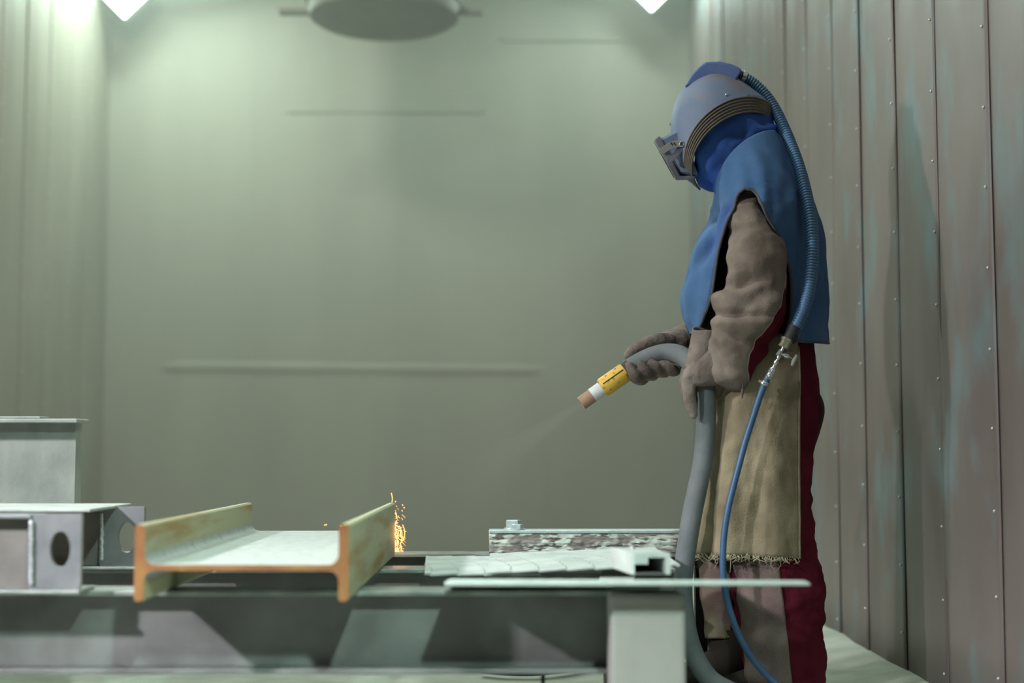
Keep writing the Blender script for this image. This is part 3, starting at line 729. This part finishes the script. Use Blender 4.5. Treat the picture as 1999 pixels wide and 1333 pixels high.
bmesh.ops.remove_doubles(bm, verts=bm.verts, dist=0.0008); bmesh.ops.recalc_face_normals(bm, faces=bm.faces); bm.verts.index_update()
vf = ([v.co.copy() for v in bm.verts], [[v.index for v in f.verts] for f in bm.faces]); bm.free()
cp_o = solid(obj('cape', vf, M['cape'], wk, label='blue cloth cape with open armholes'), 0.0035, 0)
obj('binding', tube(list(reversed(edge_f[split:])) + edge_b[split:], 0.0042, 8), M['binding'], cp_o, label='dark edge binding round the armhole')
hem = [cv_pt(len(rr_) - 1, math.acos(1 - 2 * .66) + (2 * math.pi - 2 * math.acos(1 - 2 * .66)) * i / 40) for i in range(41)]
obj('hem', tube(hem, 0.0035, 6), M['binding'], cp_o)
hem = [cv_pt(len(rr_) - 1, -math.acos(1 - 2 * .045) + 2 * math.acos(1 - 2 * .045) * i / 20) for i in range(21)]
obj('hem', tube(hem, 0.0035, 6), M['binding'], cp_o)

# ---- apron
ar = [(650, 1412, 1598, .165, 1556), (700, 1408, 1598, .176, 1560), (745, 1401, 1600, .182, 1561), (800, 1391, 1602, .188, 1560), (900, 1376, 1602, .196, 1560), (1000, 1365, 1602, .203, 1561), (1086, 1357, 1604, .208, 1562)]
rings = []; nA = 60; nR = 60
vs = np.linspace(650, 1086, nR)
for k_, v in enumerate(vs):
    fu, bu, b, eu = [np.interp(v, [r_[0] for r_ in ar], [r_[j] for r_ in ar]) for j in (1, 2, 3, 4)]
    p1 = math.acos(1 - 2 * (eu - fu) / (bu - fu)); p0 = -0.75
    ring = []
    for i in range(nA + 1):
        ph = p0 + (p1 - p0) * i / nA
        tilt = 8 * math.cos(ph)
        p = Q((fu + bu) / 2 - math.cos(ph) * (bu - fu) / 2, v + .5 - 5.5 * math.cos(ph), -(b + .022) * math.copysign(abs(math.sin(ph)) ** .55, ph))
        c = Q((fu + bu) / 2, v, 0); nrm = p - c; nrm.z = 0; nrm.normalize()
        t = max(0, (v - 700) / 386)
        d = (0.003 + 0.011 * t) * math.sin(ph * 7.5 + 0.6 + 1.3 * noise.noise(Vector((ph * 2, v * .006, 0)))) + 0.006 * fbm(Vector((ph * 5, v * 0.022, 3))) + 0.003 * fbm(Vector((ph * 14, v * 0.05, 8)))
        d *= 1 - .75 * (i / nA) ** 6
        q = p + nrm * d
        if k_ == nR - 1: q.z += 0.006 * noise.noise(Vector((ph * 25, 0, 0)))
        ring.append(q)
    rings.append(ring)
ap = solid(obj('apron', fixn(loft(rings, False, False)), M['canvas'], wk, label='stained tan canvas apron with a frayed hem'), 0.003, 0)
obj('side_hem', tube([r_[-1] for r_ in rings[3:]], 0.0042, 6), M['canvas'], ap)
th_ = []
for k in range(150):
    i = int(random.random() ** 0.9 * nA); b = rings[-1][i]
    ln = random.uniform(.006, .016) if random.random() < .9 else random.uniform(.02, .045)
    pts = [b + Vector((0, 0, .004)), b + Vector((random.uniform(-.008, .008), -.004, -ln * .5)), b + Vector((random.uniform(-.015, .015), -.003, -ln))]
    th_.append(tube(pts, .0009, 4))
for i0, i1, sag in ((24, 31, .016), (22, 30, .022), (25, 33, .011), (44, 52, .012)):
    a, b = rings[-1][i0], rings[-1][i1]
    th_.append(tube([a.lerp(b, t) + Vector((0, -.006, -sag * 4 * t * (1 - t))) for t in [k / 8 for k in range(9)]], .0011, 4))
obj('frayed_threads', join(*th_), M['thread'], ap, kind='stuff')
a = Q(1450, 742, -.245); b = Q(1449, 778, -.235)
obj('drawstring', join(tube([Q(1455, 715, -.235), a, Q(1450, 758, -.24)], .0018, 6), tube([Q(1450, 758, -.24), Q(1449, 766, -.24), b], [.0025, .0042, .0012], 8)), M['chap'], wk)
ringp = [Q(1430 + 9 * math.cos(a_), 736 + 6.5 * math.sin(a_), -.225) for a_ in [2 * math.pi * k / 20 for k in range(21)]]
obj('belt_ring', tube(ringp, .0022, 6), M['chrome'], wk, label='small bright metal ring at the belt')
# dark pouch at the hip
obj('hip_pouch', remesh(join(fixn(tube_px([(1585, 765, 12, .03, .02), (1594, 795, 15, .045, .02), (1590, 830, 13, .045, .02), (1578, 880, 9, .03, .02)], 14, 3))), .006, 2)[:2], M['maroon_dark'], wk, label='dark pouch bulging at the back of the hip')

# ---- helmet
hs = [(1357, 355, 1507, 212, .134, -54, -56), (1343, 349, 1496, 198, .138, -36, -38), (1327, 318, 1482, 186, .138, -16, -17), (1316, 283, 1466, 174, .131, -4, -5),
      (1312, 248, 1448, 160, .118, 0, 0), (1316, 215, 1425, 148, .098, 0, 0), (1328, 185, 1400, 141, .070, 0, 0), (1346, 161, 1378, 146, .035, 0, 0), (1358, 152, 1366, 150, .010, 0, 0)]
rings = []
for r_ in interp_rows(hs, 5):
    rings.append([rp(r_[0:2], r_[2:4], r_[4], r_[5:7], 2 * math.pi * i / 64, pw=1.0, yq=.72) for i in range(64)])
vf = loft(rings, True, False); n_ = len(vf[0])
vf[1].append(tuple((len(rings) - 1) * 64 + j for j in range(64)))
hel = solid(obj('helmet', fixn(vf), M['helmet'], wk, label='matt grey blue blasting helmet'), 0.004, -1)
# ribbed rubber band round the rim: parallel cords on a backing strip
def rim_ring(off, grow, n=64):
    a = np.array(hs[0]); b = np.array(hs[0]) + np.array([13, 12, 1, 26, -.003, 4, 9])
    r_ = a + (b - a) * off
    out = []
    for i in range(n + 1):
        p = rp(r_[0:2], r_[2:4], r_[4] + grow, r_[5:7], 2 * math.pi * i / n, pw=1.0, yq=.72)
        c = Q((r_[0] + r_[2]) / 2, (r_[1] + r_[3]) / 2, 0); d = p - c; d.normalize(); out.append(p + d * grow)
    return out
strip = [rim_ring(o_, .0055)[:-1] for o_ in (0, .25, .5, .75, 1.0)]
bo = solid(obj('rim_band', fixn(loft(strip, True, False)), M['band'], hel, label='brown ribbed rubber band round the helmet rim'), .004, 0)
for k in range(6):
    obj('rib', tube(rim_ring(0.04 + k * .185, .0075), .0024, 6), M['band'], hel)
# air duct over the crown
dpoly = [(1336, 170), (1350, 146), (1365, 130), (1377, 121), (1405, 120), (1428, 125), (1447, 134), (1447, 141), (1436, 158), (1431, 163), (1400, 160), (1370, 160)]
bevel(obj('air_duct', prism(dpoly, -.055, .055), M['duct'], hel, smooth=False, label='blue raised air duct along the crown'), .008, 3)
# visor
def vq(u, v, y): return Q(u, v, y)
rings = []
for t, w_ in ((0, .086), (.35, .084), (.7, .081), (1, .077)):
    top = (1330 + (1288 - 1330) * t, 246 + (268 - 246) * t); bot = (1362 + (1328 - 1362) * t, 346 + (343 - 346) * t)
    rings.append([Q(top[0] + 2, top[1] + 2, -w_ * .8), Q(top[0], top[1] + 8, -w_), Q(bot[0], bot[1] - 8, -w_), Q(bot[0] - 2, bot[1], -w_ * .8), Q(bot[0] - 2, bot[1], w_ * .8), Q(bot[0], bot[1] - 8, w_), Q(top[0], top[1] + 8, w_), Q(top[0] + 2, top[1] + 2, w_ * .8)])
obj('visor_housing', fixn(loft(rings)), M['helmet'], hel, smooth=False)
fr = prism([(1277, 273), (1286, 265), (1291, 270), (1328, 343), (1357, 343), (1358, 350), (1319, 352)], -.083, .083)
bevel(obj('visor_frame', fr, M['visor'], hel, smooth=False, label='dark visor frame'), .003)
obj('visor_glass', prism([(1277.5, 277), (1276, 276), (1315, 347), (1317, 346)], -.062, .062), M['black'], hel, smooth=False)
# latch strap
def strap(pts, w0, y, mat_, name):
    c = cr(pts, 5); top = []; bot = []
    for i, p in enumerate(c):
        a = np.array(c[min(i + 1, len(c) - 1)]) - np.array(c[max(i - 1, 0)]); a = a / np.linalg.norm(a); nx_, ny_ = -a[1], a[0]
        w = w0 * (1.0 if i < len(c) - 3 else (.9, .7, .35)[i - len(c) + 3])
        top.append((p[0] + nx_ * w, p[1] + ny_ * w)); bot.append((p[0] - nx_ * w, p[1] - ny_ * w))
    return bevel(obj(name, prism(top + bot[::-1], y - .004, y + .003), mat_, hel, smooth=False), .001)
strap([(1333, 281), (1320, 281), (1306, 286), (1294, 294), (1286, 296)], 6.5, -.104, M['rubber'], 'latch_strap')
strap([(1331, 285), (1322, 298), (1311, 309), (1302, 317)], 6, -.0985, M['visor'], 'latch_strap')
strap([(1300, 296), (1306, 308), (1308, 316)], 4, -.0980, M['rubber'], 'latch_loop')
ringp = [Q(1331 + 4.2 * math.cos(a_), 281 + 5 * math.sin(a_), -.110) for a_ in [2 * math.pi * k / 16 for k in range(17)]]
obj('latch_ring', tube(ringp, .0018, 6), M['chrome'], hel)
for k in range(2): obj('strap_slot', prism([(1308 + k * 6, 278.5), (1311 + k * 6, 278), (1314 + k * 6, 283), (1312 + k * 6, 284)], -.1088, -.1075), M['black'], hel, smooth=False)
def stud(u, v, dy, r=.0042):
    p = Q(u, v, dy); return lathe([(r, 0), (r * .9, r * .6), (r * .5, r), (0, r * 1.1)], p, (0, -1, 0), 12)
# stud on the near side of the shell: find the shell surface there
def shell_y(u, v):
    best = 0
    for r_ in rings_h:
        for p in r_:
            uu_, vv_ = pix(np.array(p))
            if abs(uu_ - u) + abs(vv_ - v) < 9: best = min(best, p.y - YP)
    return best
rings_h = [[rp(r_[0:2], r_[2:4], r_[4], r_[5:7], 2 * math.pi * i / 64, pw=1.0, yq=.72) for i in range(64)] for r_ in interp_rows(hs, 5)]
obj('stud', stud(1418, 185, shell_y(1418, 185) - .001), M['chrome'], hel)
obj('stud', lathe([(.004, 0), (.004, .009), (.0, .011)], Q(1314, 243, 0), (-1, 0, 0.2), 10), M['visor'], hel)

# ---- gloves
def glove(parts, label, extra=None):
    v, f, n = remesh(join(*[fixn(tube_px(p, 14, 4)) for p in parts]), .0032, 3, .5)
    v2 = [a + b * (.0018 * fbm(a * 55)) for a, b in zip(v, n)]
    return obj('glove', (v2, f), M['suede'], wk, label=label)
HD = -.165   # depth of the hose at the near hand
near_glove = [
    [(1408, 700, 34, .036, -.205), (1385, 715, 37, .034, -.208), (1364, 727, 31, .034, -.203), (1354, 733, 22, .032, -.195)],
    # four fingers going down the left side of the hose, then the thumb on its other side
    [(1360, 722, 14, .0140, -.212), (1345, 738, 13.5, .0135, -.212), (1345, 765, 12.5, .0130, -.211), (1349, 790, 11, .0120, -.210), (1354, 809, 8.5, .0100, -.207)],
    [(1358, 718, 13, .0135, -.190), (1341, 736, 13, .0135, -.183), (1341, 765, 12, .0130, -.176), (1349, 787, 11, .0115, -.172), (1354, 797, 9, .0100, -.170)],
    [(1360, 716, 13, .0130, -.168), (1344, 730, 12.5, .0130, -.156), (1344, 756, 11.5, .0125, -.147), (1352, 778, 10, .0110, -.140), (1358, 786, 8, .0095, -.137)],
    [(1364, 714, 12, .0125, -.150), (1350, 727, 11.5, .0120, -.133), (1350, 748, 10.5, .0115, -.123), (1357, 764, 9, .0105, -.116), (1362, 770, 7, .0090, -.113)],
    [(1400, 718, 16, .0170, -.195), (1404, 738, 14, .0150, -.180), (1403, 756, 12, .0130, -.160), (1396, 772, 10, .0115, -.138)]]
glove(near_glove, 'brown suede glove of the near hand gripping the hose bend')
gr = []
for p in cr([(1366, 726, 30, .038, -.192), (1369, 700, 29, .040, -.192), (1375, 672, 29, .041, -.190), (1381, 646, 30, .042, -.188)], 4):
    ring = []
    for k in range(32):
        a = 2 * math.pi * k / 32
        ring.append(Q(p[0] + p[2] * .94 * math.cos(a), p[1] + p[2] * .22 * math.cos(a) + 4 * math.sin(2 * a + p[1] * .03), p[4] + p[3] * math.sin(a)))
    gr.append(ring)
solid(obj('glove_cuff', fixn(loft(gr, True, False)), M['suede'], wk, label='flared suede cuff of the near glove'), .003, 0)
far_fingers = []
for k, (u, v) in enumerate(((1240, 712), (1262, 703), (1285, 697), (1305, 695))):
    s = 1 - .05 * k
    far_fingers.append([(u + 14, v + 0, 14 * s, .015, -.020), (u + 12, v + 25, 15 * s, .0155, -.032), (u + 6, v + 29, 15 * s, .0155, -.075), (u - 3, v + 19, 14 * s, .0145, -.106), (u - 11, v + 5 + 4 * k, 11.5 * s, .012, -.107)])
far_glove = [
    [(1325, 666, 25, .030, .02), (1300, 676, 24, .022, -.005), (1275, 692, 23, .018, -.015), (1252, 708, 18, .016, -.018)],
    [(1306, 664, 14, .016, -.02), (1282, 664, 13.5, .015, -.04), (1258, 671, 12, .014, -.052), (1238, 682, 10.5, .0125, -.058), (1225, 694, 8.5, .010, -.062)]] + far_fingers
glove(far_glove, 'brown suede glove of the far hand closed around the hose below the nozzle')
# cuff seam of the far glove
seam = [Q(1313 + 5 * math.cos(a_) * 1.0, 664 + 27 * math.sin(a_), .02 - .036 * math.cos(a_)) for a_ in [-1.9 + 3.8 * k / 16 for k in range(17)]]

# =================================================================== blast hose with nozzle
bh = thing('blast_hose', 'thick grey blasting hose held in both gloves, ending in a yellow nozzle', 'hose', Q(1340, 1200, -.18))
hp = [(1226, 722, -.083), (1245, 709, -.078), (1275, 695, -.074), (1303, 689, -.080), (1330, 694, -.105), (1352, 712, -.135), (1369, 740, -.160), (1378, 775, -.168), (1378.5, 830, -.172), (1372, 900, -.180), (1361, 955, -.185), (1350, 1010, -.19), (1338, 1085, -.195), (1333, 1130, -.195), (1333, 1170, -.195), (1338, 1215, -.195), (1347, 1255, -.195), (1362, 1292, -.195), (1388, 1328, -.20), (1425, 1350, -.215)]
path = [Q(*p) for p in cr(hp, 5)]
e = path[-1]; zr = 0.0265
path += [Vector((e.x + d, e.y + dy_, max(zr, e.z - dz))) for d, dy_, dz in ((.03, -.012, .008), (.07, -.03, .02), (.13, -.07, .03), (.2, -.14, .04), (.26, -.25, .05), (.30, -.42, .05))]
path = [Vector((p.x, p.y, max(p.z, zr))) for p in path]
obj('hose_body', tube(path, zr, 24), M['hose'], bh)
def cyl(a, b, prof, m, name, parent, seg=28, label=None):
    A, B = Q(*a), Q(*b); L_ = (B - A).length
    return obj(name, lathe([(r * PM, t * L_) for r, t in prof], A, B - A, seg), m, parent, autosmooth=35, label=label)
yd = -.086
nz = cyl((1174, 759, yd), (1221, 726, yd), [(11, 0), (16.5, .02), (19, .10), (19, .94), (18, 1.0), (15, 1.0)], M['yellow'], 'nozzle_holder', bh, label='chipped yellow nozzle holder')
cyl((1156, 772, yd), (1178, 756.5, yd), [(14.2, 0), (14.2, 1)], M['white'], 'nozzle_sleeve', bh, label='white sleeve')
cyl((1134, 788, yd), (1158, 771, yd), [(6, .10), (9, 0), (13, .02), (13.6, .12), (13.6, 1)], M['tip'], 'nozzle_tip', bh, label='terracotta brown tip')
cyl((1208, 735, yd), (1232, 718.5, yd), [(17, 0), (17.5, .5), (18.8, 1)], M['black'], 'coupling', bh)
axd = (Q(1221, 726, yd) - Q(1174, 759, yd)).normalized(); nrm_ = axd.cross(Vector((0, 1, 0))); nrm_ = -nrm_ if nrm_.z < 0 else nrm_
def on_holder(t, ang, r=19):
    c = Q(1174, 759, yd).lerp(Q(1221, 726, yd), t); d = nrm_ * math.sin(ang) + Vector((0, -1, 0)) * math.cos(ang)
    return c + d * r * PM, d
sl = [on_holder(t, .32, 19.1)[0] for t in (.12, .3, .5, .7, .95)]
obj('slot', tube(sl, .0016, 6), M['black'], nz)
for t, a in ((.22, -.55), (.58, -.42), (.35, 1.0), (.75, 1.05)):
    p, d = on_holder(t, a, 18.6); obj('screw', lathe([(.0034, 0), (.003, .0015), (.0, .002)], p, d, 10), M['edge_steel'], nz)
# abrasive jet
jt = Q(1133, 789, yd); jd = (Q(1060, 838, yd) - Q(1125, 794, yd)).normalized()
jl = .50
jet = lathe([(.005, 0), (.012, .04), (.022, .12), (.040, .25), (.058, .38), (.075, jl)], jt, jd, 24)
mj = bpy.data.materials.new('jet_mist'); mj.use_nodes = True; t = mj.node_tree; t.nodes.clear()
om = nd(t, 'ShaderNodeOutputMaterial'); pv = nd(t, 'ShaderNodeVolumePrincipled'); pv.inputs['Color'].default_value = (.92, .97, .93, 1); pv.inputs['Anisotropy'].default_value = .0
tc = nd(t, 'ShaderNodeTexCoord'); vl = nd(t, 'ShaderNodeVectorMath', operation='LENGTH'); t.links.new(tc.outputs['Object'], vl.inputs[0])
mr = nd(t, 'ShaderNodeMapRange'); mr.inputs['From Min'].default_value = 0; mr.inputs['From Max'].default_value = jl * .92; mr.inputs['To Min'].default_value = 1; mr.inputs['To Max'].default_value = 0
t.links.new(vl.outputs['Value'], mr.inputs[0])
pw_ = nd(t, 'ShaderNodeMath', operation='POWER'); t.links.new(mr.outputs[0], pw_.inputs[0]); pw_.inputs[1].default_value = 2.6
ml = nd(t, 'ShaderNodeMath', operation='MULTIPLY'); t.links.new(pw_.outputs[0], ml.inputs[0]); ml.inputs[1].default_value = 3.0
t.links.new(ml.outputs[0], pv.inputs['Density']); t.links.new(pv.outputs[0], om.inputs['Volume'])
jo = obj('abrasive_jet', ([v - jt for v in jet[0]], jet[1]), mj, None, kind='stuff'); jo.location = jt
tag(jo, 'pale misty jet of abrasive leaving the nozzle tip', 'spray')

# =================================================================== breathing air line
ah = thing('air_hose', 'blue breathing air hose from helmet crown down to a thin blue line', 'hose', Q(1580, 500, -.1))
hp = [(1444, 149, 0), (1456, 153, 0), (1474, 165, 0), (1494, 185, -.005), (1512, 212, -.02), (1528, 245, -.045), (1545, 285, -.08), (1561, 330, -.115), (1573, 375, -.145), (1582, 420, -.17), (1586, 465, -.19), (1586, 510, -.205), (1581, 555, -.22), (1572, 595, -.235), (1559, 628, -.248), (1546, 655, -.258)]
c = [Q(*p) for p in cr(hp, 14)]
# resample evenly and rib
ds = [0]
for i in range(1, len(c)): ds.append(ds[-1] + (c[i] - c[i - 1]).length)
tot = ds[-1]; step = .0084 / 4; nst = int(tot / step)
pts, rad = [], []
for k in range(nst + 1):
    d_ = k * step; pts.append(Vector([np.interp(d_, ds, [q[j] for q in c]) for j in range(3)])); rad.append((.0172 if k % 4 in (0, 1) else .0143) * (0.93 + .07 * min(1, d_ / .2)))
obj('corrugated_tube', tube(pts, rad, 18), M['airhose'], ah)
cyl((1438, 147, 0), (1450, 150.5, 0), [(11, 0), (12, .1), (12, .5), (10.5, .6), (10.5, 1)], M['black'], 'swivel', ah)
cyl((1448, 150, 0), (1456, 153, 0), [(11.6, 0), (12.6, .1), (12.6, .9), (11.6, 1)], M['chrome'], 'hose_clamp', ah)
bd = -.262
cyl((1551, 640, -.252), (1540, 665, bd), [(12.5, 0), (13, .1), (12, .9), (11, 1)], M['black'], 'end_sleeve', ah)
cyl((1537, 661, bd), (1529, 678, bd), [(11.5, 0), (11.5, .25), (9.8, .3), (9.8, 1), (6, 1)], M['brass'], 'hex_coupling', ah, 6)
vb = cyl((1530, 676, bd), (1516, 706, bd), [(3.2, 0), (3.2, .1), (2.4, .2), (2.4, .55), (3.6, .6), (3.6, .8), (2.6, .85), (2.6, 1)], M['chrome'], 'valve_body', ah)
cyl((1524, 690, bd), (1541, 697, bd), [(2.4, 0), (2.4, .35), (4.4, .4), (4.4, .8), (2.2, .85), (2.2, 1)], M['chrome'], 'valve_stem', vb)
cyl((1540, 696.5, bd), (1546, 699.5, bd), [(1.2, 0), (1.2, 1)], M['brass'], 'spindle', vb)
cyl((1556, 693, bd), (1546, 714, bd), [(2.6, 0), (3.6, .2), (5, .5), (3.6, .8), (2.6, 1)], M['rubber'], 'valve_handle', vb)
obj('lever', prism([(1522, 681), (1526, 684), (1519, 694), (1514, 692)], bd - .01, bd - .006), M['zinc'], vb, smooth=False)
cyl((1516, 705, bd), (1508, 722, bd), [(4.6, 0), (4.6, .3), (3.4, .4), (3.4, 1)], M['chrome'], 'nipple', ah)
cyl((1509, 719, bd), (1498, 740, bd), [(5.6, 0), (6.6, .1), (6.6, .45), (5.8, .5), (6.6, .56), (6.6, .95), (5.2, 1)], M['chrome'], 'quick_coupler', ah)
cl = cyl((1493.5, 745, bd), (1490.5, 752, bd), [(6.8, 0), (7.4, .15), (7.4, .85), (6.8, 1)], M['chrome'], 'hose_clamp', ah)
cyl((1490, 747, bd), (1481, 743, bd), [(1.3, 0), (1.3, .6), (2.6, .65), (2.6, 1)], M['chrome'], 'clamp_screw', cl)
hp = [(1502, 733, bd), (1494, 747, bd), (1484, 772, -.265), (1469, 818, -.27), (1455, 862, -.272), (1444, 903, -.274), (1433, 945, -.276), (1422, 990, -.278), (1414, 1040, -.28), (1411, 1090, -.282), (1412, 1125, -.283), (1418, 1165, -.284), (1429, 1205, -.285), (1446, 1247, -.285), (1470, 1287, -.285), (1502, 1324, -.288), (1540, 1352, -.30)]
path = [Q(*p) for p in cr(hp, 5)]; e = path[-1]
path += [Vector((e.x + d, e.y + y_, e.z - dz)) for d, y_, dz in ((.03, -.02, .012), (.07, -.05, .03), (.12, -.10, .05), (.18, -.2, .06))]
path = [Vector((p.x, p.y, max(p.z, .0088))) for p in path]
obj('thin_line', tube(path, .0087, 14), M['thinhose'], ah, label='thin smooth blue rubber line')

# dark hose lying on the floor behind the front beam
fh = [onz(940, 1316, .0), onz(985, 1321, .0), onz(1040, 1322, .0), onz(1090, 1317, .0), onz(1140, 1309, .0)]
o = obj('floor_hose', tube([Vector((p.x, p.y, .018)) for p in [Vector(q_) for q_ in cr([tuple(p) for p in fh], 5)]], .014, 12), M['black'], None)
tag(o, 'dark hose piece lying on the floor behind the front beam', 'hose')

# =================================================================== sparks at the far end of the rusted beam
sp1, sp2 = [], []
YS = 3.985
for k in range(150):
    t = random.random() ** .75
    v = 985 + 92 * t; u = 764 + abs(random.gauss(0, 1)) * (5 + 9 * t)
    if u > 792: u = 764 + random.random() * 20
    ln = random.uniform(3, 15) * (.5 + t); a = random.gauss(1.35, .4); cu = random.uniform(-.5, .5)
    pts = [P(u + ln * s * math.cos(a + cu * s), min(1077, v + ln * s * math.sin(a + cu * s)), YS + random.uniform(-.002, .002) + .02 * math.sin(k)) for s in (0, .33, .66, 1)]
    r_ = random.uniform(.0004, .0010)
    (sp2 if random.random() < .5 and u < 782 else sp1).append(tube(pts, [r_ * .6, r_, r_, r_ * .4], 5))
for pts in ([(764, 962), (766, 973), (765, 980)], [(786, 1024), (790, 1036), (789, 1050), (784, 1058)], [(779, 1026), (785, 1040), (783, 1060)]):
    sp1.append(tube([P(*p, YS) for p in cr(pts, 4)], .0013, 6))
for u, v in ((636, 1023), (633, 1024), (665, 1026), (771, 978), (785, 985), (788, 990), (784, 996)):
    sp1.append(tube([P(u, v, YS), P(u + 2, v + 2, YS)], .0016, 5))
sk = thing('sparks', 'shower of orange sparks falling at the far end of the rusted beam', 'sparks', P(775, 1076, YS)); sk['kind'] = 'stuff'
obj('glowing_streaks', join(*sp1), M['spark'], sk, kind='stuff'); obj('hot_streaks', join(*sp2), M['spark2'], sk, kind='stuff')
sl_ = bpy.data.lights.new('spark_light', 'POINT'); sl_.energy = .25; sl_.color = (1, .5, .2); sl_.shadow_soft_size = .03
so = bpy.data.objects.new('spark_light', sl_); COL.objects.link(so); so.location = P(776, 1040, YS)

# =================================================================== dust haze filling the booth
mh = bpy.data.materials.new('dust_haze'); mh.use_nodes = True; t = mh.node_tree; t.nodes.clear()
om = nd(t, 'ShaderNodeOutputMaterial'); vs_n = nd(t, 'ShaderNodeVolumeScatter'); vs_n.inputs['Color'].default_value = (.92, 1, .90, 1); vs_n.inputs['Density'].default_value = .050; vs_n.inputs['Anisotropy'].default_value = .25
t.links.new(vs_n.outputs[0], om.inputs['Volume'])
hz = obj('dust_haze', box(XL + .04, XR - .03, 4.6, YB - .06, .05, ZC - .02), mh, None, smooth=False, kind='stuff')
tag(hz, 'greenish dust haze hanging in the far half of the booth', 'haze')
